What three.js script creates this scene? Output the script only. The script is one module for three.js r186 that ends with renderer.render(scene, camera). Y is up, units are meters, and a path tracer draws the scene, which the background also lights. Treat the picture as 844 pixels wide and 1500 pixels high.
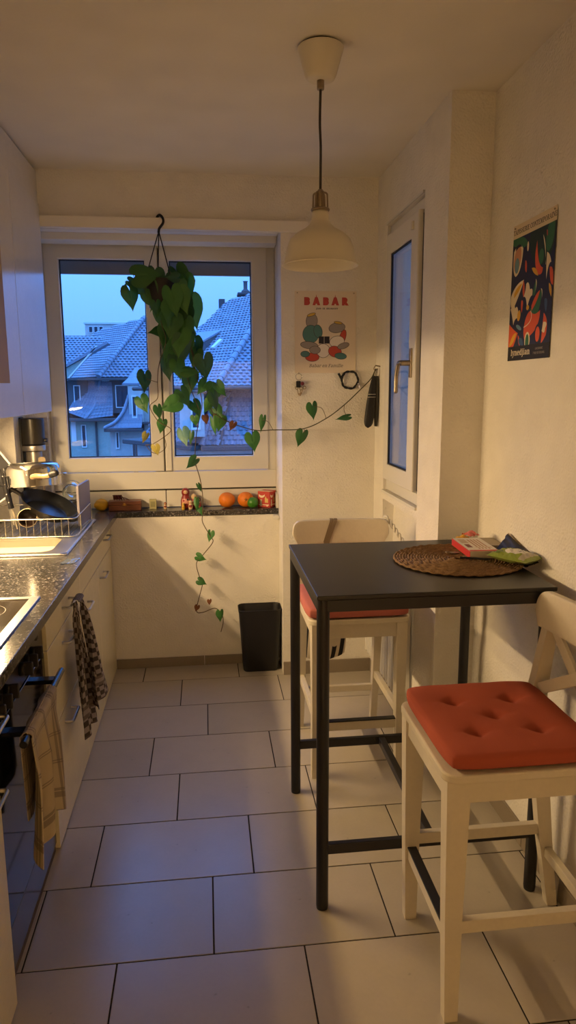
import * as THREE from 'three';
import { RoundedBoxGeometry } from 'three/addons/geometries/RoundedBoxGeometry.js';
import { mergeGeometries, mergeVertices, toCreasedNormals } from 'three/addons/utils/BufferGeometryUtils.js';
import { RectAreaLightUniformsLib } from 'three/addons/lights/RectAreaLightUniformsLib.js';
import { ImprovedNoise } from 'three/addons/math/ImprovedNoise.js';

/* ---------- camera, sky, exposure ---------- */
const scene = new THREE.Scene();
const camera = new THREE.PerspectiveCamera(72.57, 844 / 1500, 0.05, 400);
camera.position.set(0, 1.643, 0);
camera.rotation.set(-0.1745, -0.1167, -0.0053, 'YXZ');
const renderer = new THREE.WebGLRenderer({ antialias: true });
renderer.outputColorSpace = THREE.SRGBColorSpace;
renderer.toneMapping = THREE.LinearToneMapping;
renderer.toneMappingExposure = 1.28;
renderer.shadowMap.enabled = true;
RectAreaLightUniformsLib.init();
// evenly overcast dusk sky: the same all round, about three times as bright overhead as at the horizon
const SKY_ZENITH = [0.45, 1.60, 5.0], SKY_HORIZON = [0.138, 0.355, 1.1];
{
  const w = 8, h = 128, d = new Float32Array(w * h * 4);
  for (let j = 0; j < h; j++) {
    const el = ((j + 0.5) / h - 0.5) * Math.PI, t = Math.max(0, Math.sin(el));
    for (let i = 0; i < w; i++) {
      for (let c = 0; c < 3; c++) d[(j * w + i) * 4 + c] = SKY_HORIZON[c] + (SKY_ZENITH[c] - SKY_HORIZON[c]) * t;
      d[(j * w + i) * 4 + 3] = 1;
    }
  }
  const sky = new THREE.DataTexture(d, w, h, THREE.RGBAFormat, THREE.FloatType);
  sky.mapping = THREE.EquirectangularReflectionMapping; sky.magFilter = sky.minFilter = THREE.LinearFilter; sky.needsUpdate = true;
  scene.background = sky;
}
const LAMP_COLOR = [1.0, 0.68, 0.34], LAMP_POWER = 275, HOOD_POWER = 120;
const HALL_COLOR = [1.0, 0.62, 0.29], HALL_POWER = 66;

/* ---------- helpers ---------- */
let seed = 20240;
const rnd = () => { seed |= 0; seed = (seed + 0x6d2b79f5) | 0; let t = Math.imul(seed ^ (seed >>> 15), 1 | seed); t = (t + Math.imul(t ^ (t >>> 7), 61 | t)) ^ t; return ((t ^ (t >>> 14)) >>> 0) / 4294967296; };
const rr = (a, b) => a + (b - a) * rnd();
const noise = new ImprovedNoise();
const V = (x, y, z) => new THREE.Vector3(x, y, z);
const PI = Math.PI;
const used = {};
function numbered(n) { used[n] = (used[n] || 0) + 1; return used[n] === 1 ? n : `${n}_${String(used[n] - 1).padStart(3, '0')}`; }
function tag(o, label, category, group) { o.userData.label = label; o.userData.category = category; if (group) o.userData.group = group; return o; }
function thing(name, label, category, [x, y, z], turn = 0, group) {
  const o = new THREE.Group(); o.name = numbered(name); o.position.set(x, y, z); o.rotation.y = turn; scene.add(o);
  return tag(o, label, category, group);
}
function struct(name, geo, mat) {
  const o = geo ? new THREE.Mesh(geo, mat) : new THREE.Group(); o.name = numbered(name); o.userData.kind = 'structure'; scene.add(o); return o;
}
const G = (g) => (Array.isArray(g) ? merge(g) : g);
// a part in its thing's own axes
function part(parent, name, geo, mat, label) { const m = new THREE.Mesh(G(geo), mat); m.name = name; if (label) m.userData.label = label; parent.add(m); return m; }
// a part whose geometry is given in the room's axes (its thing is not turned)
function partW(parent, name, geo, mat, label) {
  const m = part(parent, name, geo, mat, label); let p = parent; const off = V(0, 0, 0);
  while (p && p !== scene) { off.add(p.position); p = p.parent; }
  m.position.copy(off.negate()); return m;
}
function solo(name, geo, mat, label, category, group) { const m = new THREE.Mesh(G(geo), mat); m.name = numbered(name); scene.add(m); return tag(m, label, category, group); }
function merge(list) {
  return mergeGeometries(list.map((g) => { const n = g.index ? g.toNonIndexed() : g.clone(); for (const k of Object.keys(n.attributes)) if (!['position', 'normal', 'uv'].includes(k)) n.deleteAttribute(k); if (!n.attributes.uv) n.setAttribute('uv', new THREE.Float32BufferAttribute(new Float32Array(n.attributes.position.count * 2), 2)); n.morphAttributes = {}; return n; }), false);
}
const TM = new THREE.Matrix4(), TQ = new THREE.Quaternion();
function put(g, x, y, z, rx = 0, ry = 0, rz = 0) { TQ.setFromEuler(new THREE.Euler(rx, ry, rz, 'YXZ')); TM.compose(V(x, y, z), TQ, V(1, 1, 1)); return g.applyMatrix4(TM); }
// uv in metres, by the way each face points
function metric(g, s = 1) {
  const n = g.index ? g.toNonIndexed() : g; const p = n.attributes.position, uv = new Float32Array(p.count * 2);
  const a = V(), b = V(), c = V();
  for (let i = 0; i < p.count; i += 3) {
    a.fromBufferAttribute(p, i); b.fromBufferAttribute(p, i + 1); c.fromBufferAttribute(p, i + 2);
    const f = b.clone().sub(a).cross(c.clone().sub(a)); const x = Math.abs(f.x), y = Math.abs(f.y), z = Math.abs(f.z);
    [a, b, c].forEach((v, k) => { const j = (i + k) * 2; if (x >= y && x >= z) { uv[j] = v.z * s; uv[j + 1] = v.y * s; } else if (y >= z) { uv[j] = v.x * s; uv[j + 1] = v.z * s; } else { uv[j] = v.x * s; uv[j + 1] = v.y * s; } });
  }
  n.setAttribute('uv', new THREE.BufferAttribute(uv, 2)); return n;
}
// box from corner to corner, with rounded edges if r > 0
function bx(x0, x1, y0, y1, z0, z1, r = 0) {
  const w = x1 - x0, h = y1 - y0, d = z1 - z0;
  const g = r ? new RoundedBoxGeometry(w, h, d, 2, Math.min(r, w / 2.01, h / 2.01, d / 2.01)) : new THREE.BoxGeometry(w, h, d);
  return metric(g.translate((x0 + x1) / 2, (y0 + y1) / 2, (z0 + z1) / 2));
}
function tube(pts, r, seg = 40, rad = 8, closed = false, tension = 0.5) {
  const c = new THREE.CatmullRomCurve3(pts.map((p) => (p.isVector3 ? p : V(...p))), closed, 'catmullrom', tension);
  return capped(new THREE.TubeGeometry(c, seg, r, rad, closed), c, r, rad, closed);
}
function capped(g, c, r, rad, closed) {
  if (closed) return g;
  const a = new THREE.SphereGeometry(r, rad, 4), b = a.clone(); const p0 = c.getPoint(0), p1 = c.getPoint(1);
  return merge([g, a.translate(p0.x, p0.y, p0.z), b.translate(p1.x, p1.y, p1.z)]);
}
// a bar along straight segments with small rounded bends
function wire(pts, r, rad = 8, bend = 0.008, closed = false) {
  const P = pts.map((p) => V(...p)), path = new THREE.CurvePath(), n = P.length;
  if (closed) {
    for (let i = 0; i < n; i++) {
      const a = P[(i + n - 1) % n], b = P[i], c = P[(i + 1) % n];
      const i0 = b.clone().add(a.clone().sub(b).setLength(bend)), i1 = b.clone().add(c.clone().sub(b).setLength(bend)), nx = c.clone().add(b.clone().sub(c).setLength(bend));
      path.add(new THREE.QuadraticBezierCurve3(i0, b, i1)); path.add(new THREE.LineCurve3(i1, nx));
    }
  } else {
    let from = P[0];
    for (let i = 1; i < n - 1; i++) {
      const a = P[i - 1], b = P[i], c = P[i + 1];
      const i0 = b.clone().add(a.clone().sub(b).setLength(bend)), i1 = b.clone().add(c.clone().sub(b).setLength(bend));
      path.add(new THREE.LineCurve3(from, i0)); path.add(new THREE.QuadraticBezierCurve3(i0, b, i1)); from = i1;
    }
    path.add(new THREE.LineCurve3(from, P[n - 1]));
  }
  const pts2 = []; for (const c of path.curves) { const k = c.isLineCurve3 ? 1 : 5; for (let i = 0; i < k; i++) pts2.push(c.getPoint(i / k)); }
  if (!closed) pts2.push(P[n - 1]);
  const poly = new THREE.CatmullRomCurve3(pts2, closed, 'catmullrom', 0.02);
  return capped(new THREE.TubeGeometry(poly, pts2.length * 3, r, rad, closed), poly, r, rad, closed);
}
function rod(a, b, r0, r1 = r0, rad = 12) {
  const A = V(...a), B = V(...b), d = B.clone().sub(A), g = new THREE.CylinderGeometry(r1, r0, d.length(), rad);
  g.applyQuaternion(new THREE.Quaternion().setFromUnitVectors(V(0, 1, 0), d.clone().normalize())); const m = A.add(B).multiplyScalar(0.5); return g.translate(m.x, m.y, m.z);
}
const lathe = (pts, seg = 40) => new THREE.LatheGeometry(pts.map((p) => new THREE.Vector2(Math.max(p[0], 0.00001), p[1])), seg);
function poly(pts) { const s = new THREE.Shape(); pts.forEach((p, i) => (i ? s.lineTo(p[0], p[1]) : s.moveTo(p[0], p[1]))); s.closePath(); return s; }
function rrect(w, h, r, x = 0, y = 0, P = THREE.Shape) {
  const s = new P(), a = x - w / 2, b = y - h / 2; s.moveTo(a + r, b); s.lineTo(a + w - r, b); s.absarc(a + w - r, b + r, r, -PI / 2, 0); s.lineTo(a + w, b + h - r); s.absarc(a + w - r, b + h - r, r, 0, PI / 2);
  s.lineTo(a + r, b + h); s.absarc(a + r, b + h - r, r, PI / 2, PI); s.lineTo(a, b + r); s.absarc(a + r, b + r, r, PI, 1.5 * PI); return s;
}
const extrude = (s, depth, bevel = 0, seg = 8) => new THREE.ExtrudeGeometry(s, { depth, bevelEnabled: bevel > 0, bevelSize: bevel, bevelThickness: bevel, bevelSegments: 2, curveSegments: seg });
// a bar that tapers: rectangle (w0 x d0) at a, rectangle (w1 x d1) at b, upright ends
function taper(sections) {
  const pos = [], idx = []; const N = sections.length;
  for (const [x, y, z, w, d] of sections) for (const [sx, sz] of [[-1, -1], [1, -1], [1, 1], [-1, 1]]) pos.push(x + sx * w / 2, y, z + sz * d / 2);
  for (let k = 0; k < N - 1; k++) for (let i = 0; i < 4; i++) { const a = k * 4 + i, b = k * 4 + (i + 1) % 4, c = a + 4, e = b + 4; idx.push(a, c, b, b, c, e); }
  idx.push(0, 1, 2, 0, 2, 3); const t = (N - 1) * 4; idx.push(t, t + 2, t + 1, t, t + 3, t + 2);
  const g = new THREE.BufferGeometry(); g.setAttribute('position', new THREE.Float32BufferAttribute(pos, 3)); g.setIndex(idx);
  return metric(toCreasedNormals(g.toNonIndexed(), 0.4));
}
// a closed surface from a grid of points rows x cols (cols wrap if closed)
function sheet(nu, nv, f, thick = 0) {
  const g = new THREE.PlaneGeometry(1, 1, nu, nv), p = g.attributes.position;
  for (let j = 0; j <= nv; j++) for (let i = 0; i <= nu; i++) { const q = f(i / nu, j / nv); p.setXYZ(j * (nu + 1) + i, q[0], q[1], q[2]); }
  g.computeVertexNormals();
  if (!thick) return g;
  const nrm = g.attributes.normal, back = g.clone(), bp = back.attributes.position;
  for (let i = 0; i < bp.count; i++) bp.setXYZ(i, p.getX(i) - nrm.getX(i) * thick, p.getY(i) - nrm.getY(i) * thick, p.getZ(i) - nrm.getZ(i) * thick);
  const ix = back.index.array; for (let i = 0; i < ix.length; i += 3) { const t = ix[i]; ix[i] = ix[i + 1]; ix[i + 1] = t; } back.computeVertexNormals();
  const ring = []; for (let i = 0; i < nu; i++) ring.push(i); for (let j = 0; j < nv; j++) ring.push(j * (nu + 1) + nu); for (let i = nu; i > 0; i--) ring.push(nv * (nu + 1) + i); for (let j = nv; j > 0; j--) ring.push(j * (nu + 1));
  const ep = [], eu = []; const uvs = g.attributes.uv;
  for (let k = 0; k < ring.length; k++) { const a = ring[k], b = ring[(k + 1) % ring.length]; for (const [at, i] of [[p, a], [bp, a], [p, b], [p, b], [bp, a], [bp, b]]) { ep.push(at.getX(i), at.getY(i), at.getZ(i)); eu.push(uvs.getX(i), uvs.getY(i)); } }
  const e = new THREE.BufferGeometry(); e.setAttribute('position', new THREE.Float32BufferAttribute(ep, 3)); e.setAttribute('uv', new THREE.Float32BufferAttribute(eu, 2)); e.computeVertexNormals();
  return merge([g, back, e]);
}

/* ---------- textures ---------- */
function dataTex(n, f, srgb = false) {
  const d = new Uint8Array(n * n * 4);
  for (let j = 0; j < n; j++) for (let i = 0; i < n; i++) { const c = f(i / n, j / n, i, j), o = (j * n + i) * 4; for (let k = 0; k < 3; k++) d[o + k] = Math.max(0, Math.min(255, (c.length ? c[k] : c) * 255)); d[o + 3] = 255; }
  const t = new THREE.DataTexture(d, n, n); t.wrapS = t.wrapT = THREE.RepeatWrapping; t.magFilter = THREE.LinearFilter; t.minFilter = THREE.LinearMipmapLinearFilter; t.generateMipmaps = true; if (srgb) t.colorSpace = THREE.SRGBColorSpace; t.needsUpdate = true; return t;
}
// noise that repeats with the texture
function tn(u, v, f, z = 0) { const s = (a, b) => noise.noise(a * f, b * f, z * 7.3 + f); const a = s(u, v), b = s(u - 1, v), c = s(u, v - 1), d = s(u - 1, v - 1); return (a * (1 - u) + b * u) * (1 - v) + (c * (1 - u) + d * u) * v; }
function canvasTex(w, h, draw) { const c = document.createElement('canvas'); c.width = w; c.height = h; draw(c.getContext('2d'), w, h); const t = new THREE.CanvasTexture(c); t.colorSpace = THREE.SRGBColorSpace; t.anisotropy = 8; return t; }
const rep = (t, x, y = x) => { const c = t.clone(); c.repeat.set(x, y); c.needsUpdate = true; return c; };

const texStucco = dataTex(512, (u, v) => { const a = tn(u, v, 24), b = tn(u, v, 52, 1), c = tn(u, v, 9, 2); return 0.5 + 0.34 * Math.abs(a) * 1.4 - 0.2 + 0.22 * b + 0.1 * c; });
const texFine = dataTex(256, (u, v) => 0.5 + 0.3 * tn(u, v, 40) + 0.25 * tn(u, v, 90, 3));
const texWallTone = dataTex(256, (u, v) => { const a = 0.965 + 0.02 * tn(u, v, 5, 4) + 0.03 * tn(u, v, 17, 5); return [a, a, a * 0.995]; }, true);
const texGranite = dataTex(512, (u, v, i, j) => {
  const a = tn(u, v, 60), b = tn(u, v, 120, 1), c = tn(u, v, 34, 2); let k = 0.22 + 0.09 * a + 0.07 * c;
  if (b > 0.22) k += 0.20; if (a > 0.28) k += 0.14; if (b < -0.3) k *= 0.35; const w = tn(u, v, 90, 5) > 0.3 ? 0.05 : 0;
  return [k + w, k * 0.97 + w * 0.6, k * 0.95];
}, true);
const texTile = dataTex(512, (u, v) => {
  let k = 0.75 + 0.020 * tn(u, v, 4) + 0.012 * tn(u, v, 13, 1) + 0.012 * tn(u, v, 60, 2); const s = tn(u, v, 42, 6); if (s > 0.62) k -= 0.16 * (s - 0.62) * 4;
  return [k, k * 0.972, k * 0.93];
}, true);
const texTileRough = dataTex(256, (u, v) => { const k = 0.30 + 0.012 * tn(u, v, 3, 3); return [k, k, k]; });
const texSteel = dataTex(256, (u, v) => 0.5 + 0.3 * tn(u * 1, v, 90, 2) + 0.2 * tn(u, v, 8, 1));
const texBlackWood = dataTex(512, (u, v) => { const g = 0.5 * tn(u, v, 3, 1) + 0.6 * noise.noise(u * 4, v * 110, 2) + 0.3 * tn(u, v, 26, 3); const k = 0.135 + 0.035 * g; return [k, k * 0.97, k * 0.95]; }, true);
const texWood = dataTex(256, (u, v) => { const g = noise.noise(u * 3, v * 46, 1) + 0.5 * noise.noise(u * 9, v * 90, 4); return [0.47 + 0.11 * g, 0.26 + 0.08 * g, 0.15 + 0.05 * g]; }, true);
const texCloth = dataTex(128, (u, v, i, j) => 0.5 + 0.25 * (((i >> 1) + (j >> 1)) % 2 ? 1 : -1) + 0.15 * tn(u, v, 30));
const texPlain = dataTex(256, (u, v) => { const k = 0.95 + 0.02 * tn(u, v, 7) + 0.02 * tn(u, v, 50, 2); return [k, k, k]; }, true);
const texMat = dataTex(256, (u, v) => { const k = 0.5 + 0.4 * noise.noise(u * 60, v * 14, 2) + 0.3 * tn(u, v, 12, 1); return [0.36 + 0.28 * k, 0.27 + 0.23 * k, 0.17 + 0.17 * k]; }, true);
const texPlaster = dataTex(256, (u, v) => { const k = 0.86 + 0.05 * tn(u, v, 5) + 0.05 * tn(u, v, 22, 2); return [k, k, k]; }, true);
const texSlate = dataTex(256, (u, v) => { const k = 0.80 + 0.14 * tn(u, v, 9) + 0.12 * tn(u, v, 44, 2); return [k, k * 0.98, k * 0.98]; }, true);

/* ---------- materials ---------- */
function std(c, rough, o = {}) { const m = new THREE.MeshStandardMaterial({ color: c, roughness: rough, ...o }); if (Array.isArray(c)) m.color.setRGB(...c); return m; }
function phys(c, rough, o = {}) { const m = new THREE.MeshPhysicalMaterial({ color: c, roughness: rough, ...o }); return m; }
const M = {
  wall: std('#f1ece2', 0.92, { map: rep(texWallTone, 0.7), bumpMap: rep(texStucco, 2.6), bumpScale: 0.0055 }),
  wallSmooth: std('#f1ece2', 0.9, { map: rep(texWallTone, 0.6), bumpMap: rep(texFine, 2), bumpScale: 0.0006 }),
  ceiling: std('#efe9de', 0.95, { map: rep(texWallTone, 0.4), bumpMap: rep(texFine, 2), bumpScale: 0.0006 }),
  frame: std('#dcd9d0', 0.42),
  seal: std('#1b1c20', 0.7),
  board: std('#ece7db', 0.5),
  tiles: [0, 1, 2].map((k) => phys(['#efe9df', '#e8e3d9', '#f4eee4'][k], 1, { ior: 1.7, map: rep(texTile, 1.4 + 0.2 * k), roughnessMap: rep(texTileRough, 1.6) })),
  grout: std('#2c2624', 0.95),
  skirting: std('#b9ae9f', 0.5, { map: rep(texTile, 2) }),
  granite: std('#ffffff', 0.16, { map: rep(texGranite, 1.15) }),
  front: std('#f2e7bf', 0.20, { map: rep(texPlain, 1.5) }),
  frontUp: std('#e9e4d8', 0.20, { map: rep(texPlain, 1.5) }),
  carcass: std('#cfc6ad', 0.55),
  tan: std('#a98b50', 0.6),
  steel: std('#b9b7b2', 0.33, { metalness: 1, bumpMap: rep(texSteel, 4), bumpScale: 0.0001 }),
  steelBowl: std('#aaa597', 0.5, { metalness: 0.85 }),
  chrome: std('#cfcdc8', 0.09, { metalness: 1 }),
  wire: std('#c4c0b6', 0.25, { metalness: 1 }),
  nickel: std('#9d8f7a', 0.32, { metalness: 1 }),
  hobGlass: std('#3a3227', 0.10),
  hobPrint: std('#8c8477', 0.3),
  ovenPanel: std('#39312b', 0.30, { metalness: 0.5 }),
  ovenGlass: std('#131315', 0.07),
  ovenStrip: std('#4c4a4d', 0.2, { metalness: 0.4 }),
  blackPlastic: std('#17161a', 0.45),
  knob: std('#1d1a19', 0.55),
  bar: std('#17181c', 0.22, { metalness: 0.3 }),
  tableBlack: std('#ffffff', 0.37, { map: rep(texBlackWood, 1.6) }),
  legBlack: std('#17161a', 0.42),
  stool: std('#ddd3bd', 0.45, { map: rep(texPlain, 2) }),
  strip: std('#121317', 0.5),
  cushion: phys('#ad5038', 0.9, { bumpMap: rep(texCloth, 90), bumpScale: 0.0004, sheen: 0.3, sheenRoughness: 0.6, sheenColor: new THREE.Color('#c86a48') }),
  cushionPink: phys('#b8685c', 0.9, { bumpMap: rep(texCloth, 90), bumpScale: 0.0004 }),
  placemat: std('#ffffff', 0.85, { map: texMat, bumpMap: texMat, bumpScale: 0.002 }),
  shade: std('#ded7c6', 0.5, { side: THREE.DoubleSide }),
  cord: std('#3a342d', 0.85),
  glass: phys('#ffffff', 0.0, { transmission: 1, thickness: 0, ior: 1.3, side: THREE.DoubleSide }),
  potGlass: phys('#eef4f2', 0.03, { transmission: 1, thickness: 0.004, ior: 1.48 }),
  leafA: phys('#2a5e33', 0.5, { side: THREE.DoubleSide, transmission: 0.2, thickness: 0 }),
  leafB: phys('#316a30', 0.5, { side: THREE.DoubleSide, transmission: 0.2, thickness: 0 }),
  leafC: phys('#3f7a36', 0.5, { side: THREE.DoubleSide, transmission: 0.2, thickness: 0 }),
  leafPale: phys('#6f9a7c', 0.55, { side: THREE.DoubleSide, transmission: 0.3, thickness: 0 }),
  leafYellow: phys('#a89a40', 0.6, { side: THREE.DoubleSide, transmission: 0.3, thickness: 0 }),
  leafBrown: phys('#7a4a2a', 0.7, { side: THREE.DoubleSide, transmission: 0.2, thickness: 0 }),
  vine: std('#4d4a2c', 0.7), vineBrown: std('#5c4a30', 0.75), potDark: std('#0b0c0f', 0.5),
  black: std('#141318', 0.6), blackShiny: std('#121216', 0.2), grey: std('#6d6c69', 0.6),
  panOut: std('#2a2724', 0.34, { metalness: 0.5 }), panIn: std('#2f3238', 0.28, { metalness: 0.55 }),
  mug: std('#cbbb98', 0.35), mugIn: std('#3a2a22', 0.4),
  boardGrey: std('#8d8792', 0.5), boardEdge: std('#7b7a83', 0.5),
  orange: std('#e8801c', 0.5, { bumpMap: rep(texStucco, 3), bumpScale: 0.002 }),
  lemon: std('#e0ab1e', 0.45, { bumpMap: rep(texStucco, 3), bumpScale: 0.002 }),
  lime: std('#3f7d22', 0.35, { bumpMap: rep(texStucco, 3), bumpScale: 0.001 }),
  wood: std('#ffffff', 0.42, { map: rep(texWood, 3) }),
  brass: std('#b89048', 0.3, { metalness: 1 }),
  paper: std('#e9e2d2', 0.85), plasterPale: std('#d9d4cb', 0.9, { map: rep(texPlaster, 0.3) }),
  plasterGreen: std('#b9bfae', 0.9, { map: rep(texPlaster, 0.3) }), plasterDark: std('#6f6766', 0.9, { map: rep(texPlaster, 0.3) }),
  roofBase: std('#5c4f4c', 0.9), gutter: std('#4c4443', 0.7),
  roofTile: [std('#989eab', 0.6, { map: rep(texSlate, 1) }), std('#a2a8b4', 0.6, { map: rep(texSlate, 1) })],
  farWindow: std('#2a303a', 0.25), farFrame: std('#dcdad6', 0.7), shutterWood: std('#6a4f49', 0.8),
  ground: std('#55524e', 0.95),
};
// the lit tube is seen as bright as the eye sees the fitting; its light comes from the area light before it
const glowMat = std('#fff2dc', 0.5, { emissive: new THREE.Color().setRGB(...LAMP_COLOR), emissiveIntensity: 5 });

/* ---------- room shell ---------- */
const XL = -1.16, XR = 1.11, XW = 0.94, ZB = -3.83, ZN = -4.04, ZR = -2.72, ZF = 1.3, HC = 2.73;
const SILL = 0.95;
const ZH = 3.4;   // the lit hall behind the camera, open to the kitchen by a doorway
struct('ceiling', metric(bx(XL - 0.2, 1.5, HC, HC + 0.2, -4.4, ZH + 0.2)), M.ceiling);
struct('wall_left', bx(XL - 0.2, XL, -0.05, HC, -4.4, ZH + 0.2), M.wallSmooth);
struct('wall_front', merge([bx(XL, -0.55, -0.05, HC, ZF, ZF + 0.12), bx(0.85, 1.5, -0.05, HC, ZF, ZF + 0.12), bx(-0.55, 0.85, 2.02, HC, ZF, ZF + 0.12), bx(XL, 1.5, -0.05, HC, ZH, ZH + 0.2)]), M.wallSmooth);
// window wall: the wall proper at ZB, a shallow window niche from floor to lintel
struct('wall_back', merge([
  bx(XL, -1.0, -0.05, HC, -4.35, ZB), bx(-1.0, -0.885, SILL, HC, -4.35, -4.10), bx(-1.0, -0.885, 2.47, HC, -4.10, ZB), bx(-1.0, -0.885, -0.05, 0.915, -4.35, ZN), bx(0.418, 1.5, -0.05, HC, -4.35, ZB),
  bx(-0.885, 0.418, 2.47, HC, -4.35, ZB), bx(-0.885, 0.418, -0.05, 0.915, -4.35, ZN),
]), M.wall);
// right wall: window bay (XW), then the deeper run beside the table (XR)
const W2 = { z0: -3.625, z1: -3.02, y0: 1.11, y1: 2.45 };
struct('wall_right', merge([
  bx(XW, 1.5, 1.11, HC, ZB, W2.z0), bx(XW, 1.5, W2.y1, HC, W2.z0, W2.z1), bx(XW, 1.5, 1.06, W2.y0, W2.z0, W2.z1),
  bx(XW, 1.5, 0.0 - 0.05, HC, W2.z1, ZR), bx(XW, 1.5, -0.05, 1.11, ZB, W2.z0), bx(1.0, 1.5, -0.05, 1.06, W2.z0, W2.z1),
  bx(XR, 1.5, -0.05, HC, ZR, ZH),
]), M.wall);

// floor: dark joint bed and single tiles
const floor = struct('floor', null);
part(floor, 'screed', bx(XL - 0.1, 1.4, -0.2, -0.0022, -4.2, ZH + 0.1), M.grout);
{
  const offs = [-0.391, -0.168, -0.025, -0.280, -0.148, -0.422, -0.014, -0.2945, -0.19, -0.45, -0.08, -0.33, -0.22, -0.4, -0.1, -0.3], TW = 0.55, TZ = 0.3351, J = 0.0048;
  const variants = {};
  for (let r = 0; r < 22; r++) {
    const z0 = -3.828 + TZ * (r - 1), z1 = z0 + TZ;
    for (let k = -3; k < 5; k++) {
      let a = offs[r % 16] + TW * k, b = a + TW; const lo = -0.62, hi = XR + 0.01; a = Math.max(a, lo); b = Math.min(b, hi); if (b - a < 0.02) continue;
      const za = Math.max(z0, -4.06), w = b - a - J, d = z1 - za - J, key = w.toFixed(4) + d.toFixed(4), v = Math.floor(rnd() * 3);
      variants[key] ??= metric(new RoundedBoxGeometry(w, 0.012, d, 1, 0.0012));
      const t = part(floor, 'tile', variants[key], M.tiles[v]); t.position.set((a + b) / 2, -0.006, (za + z1) / 2); t.rotation.x = rr(-0.0006, 0.0006); t.rotation.z = rr(-0.0006, 0.0006);
    }
  }
}
// tiled skirting, piece by piece
function skirting(name, pieces) { const s = struct(name, null); for (const p of pieces) part(s, 'tile', bx(...p, 0.0015), M.skirting); return s; }
skirting('baseboard_back', [[-0.56, -0.0415, 0, 0.058, ZN, -4.03], [-0.0385, 0.41, 0, 0.058, ZN, -4.03], [0.418, 0.928, 0, 0.078, ZB, -3.818]]);
skirting('baseboard_right', [[0.927, XW, 0, 0.078, -3.817, -3.30], [0.927, XW, 0, 0.078, -3.297, ZR + 0.012], [XW, XR - 0.012, 0, 0.078, ZR, ZR + 0.012], [XR - 0.012, XR, 0, 0.078, ZR + 0.013, -2.17], [XR - 0.012, XR, 0, 0.078, -2.167, -1.62], [XR - 0.012, XR, 0, 0.078, -1.617, -1.07], [XR - 0.012, XR, 0, 0.078, -1.067, ZF]]);

/* ---------- window over the counter ---------- */
function ringFrame(x0, x1, y0, y1, z0, z1, l, r, b, t, bevel = 0.004) {   // frame in the x-y plane
  const s = poly([[x0 + bevel, y0 + bevel], [x1 - bevel, y0 + bevel], [x1 - bevel, y1 - bevel], [x0 + bevel, y1 - bevel]]);
  const h = new THREE.Path(); h.moveTo(x0 + l - bevel, y0 + b - bevel); h.lineTo(x0 + l - bevel, y1 - t + bevel); h.lineTo(x1 - r + bevel, y1 - t + bevel); h.lineTo(x1 - r + bevel, y0 + b - bevel); h.closePath(); s.holes.push(h);
  return extrude(s, z1 - z0 - 2 * bevel, bevel).translate(0, 0, z0 + bevel);
}
const ZW = -4.16;
const win1 = struct('window_1', null);
part(win1, 'outer_frame', merge([ringFrame(-0.885, 0.418, 1.06, 2.475, ZW - 0.075, ZW - 0.012, 0.05, 0.05, 0.09, 0.05), bx(-0.885, 0.418, 1.062, 1.165, ZW - 0.02, ZW - 0.004, 0.003), bx(-0.30, -0.19, 1.12, 2.45, ZW - 0.085, ZW - 0.058)]), M.frame);
part(win1, 'lower_panel', merge([bx(-0.885, -0.244, 0.952, 1.052, ZW - 0.06, ZW - 0.012, 0.003), bx(-0.240, 0.418, 0.952, 1.052, ZW - 0.06, ZW - 0.012, 0.003)]), M.frame);
part(win1, 'joint_backing', bx(-0.885, 0.418, 0.952, 1.062, ZW - 0.1, ZW - 0.03), M.seal);
for (const [x0, x1, gx0, gx1] of [[-0.868, -0.246, -0.787, -0.318], [-0.238, 0.372, -0.182, 0.282]]) {
  const sash = part(win1, 'sash', ringFrame(x0, x1, 1.168, 2.452, ZW - 0.06, ZW, gx0 - x0, x1 - gx1, 0.086, 0.092, 0.006), M.frame);
  part(sash, 'gasket', ringFrame(gx0 - 0.004, gx1 + 0.004, 1.250, 2.364, ZW - 0.034, ZW - 0.024, 0.010, 0.010, 0.010, 0.010, 0.001), M.seal);
  part(sash, 'pane', bx(gx0 - 0.003, gx1 + 0.003, 1.252, 2.363, ZW - 0.044, ZW - 0.040), M.glass);
}
part(win1, 'meeting_cover', bx(-0.232, -0.200, 1.172, 2.448, ZW, ZW + 0.012, 0.005), M.frame);
{
  const h = part(win1, 'handle', merge([bx(-0.227, -0.205, 1.86, 1.98, ZW + 0.012, ZW + 0.022, 0.004), rod([-0.216, 1.93, ZW + 0.02], [-0.216, 1.93, ZW + 0.05], 0.009), tube([[-0.216, 1.935, ZW + 0.05], [-0.214, 1.87, ZW + 0.055], [-0.210, 1.78, ZW + 0.05]], 0.0095, 20)]), M.nickel);
}
// lintel board in front of the roller-blind box, and the narrow rail behind it
struct('trim_1', bx(-0.80, 0.561, 2.449, 2.505, -3.83, -3.80, 0.003), M.board);
struct('trim_2', merge([bx(-0.87, 0.405, 2.452, 2.470, -3.93, -3.86, 0.003), bx(-0.88, 0.414, 2.43, 2.470, -4.13, -4.0, 0.004)]), M.board);
struct('trim_3', bx(-0.86, 0.39, 2.30, 2.338 + 0.05, -4.31, -4.285, 0.002), M.grey);      // lowest slat of the raised outer blind

const sill = solo('granite_sill', merge([bx(-0.518, 0.418, SILL - 0.033, SILL, -4.19, -4.05 + 0.012, 0.002)]), M.granite, 'dark speckled granite sill shelf under the window, joined to the worktop', 'sill');
solo('sill_bracket', merge([bx(0.405, 0.4175, SILL, 1.035, -4.14, -4.045, 0.003), extrude(rrect(0.030, 0.022, 0.009, 0.40, SILL - 0.046), 0.05, 0.002).translate(0, 0, -4.04)]), M.frame, 'small white end bracket under the right end of the granite sill', 'bracket');

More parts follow.
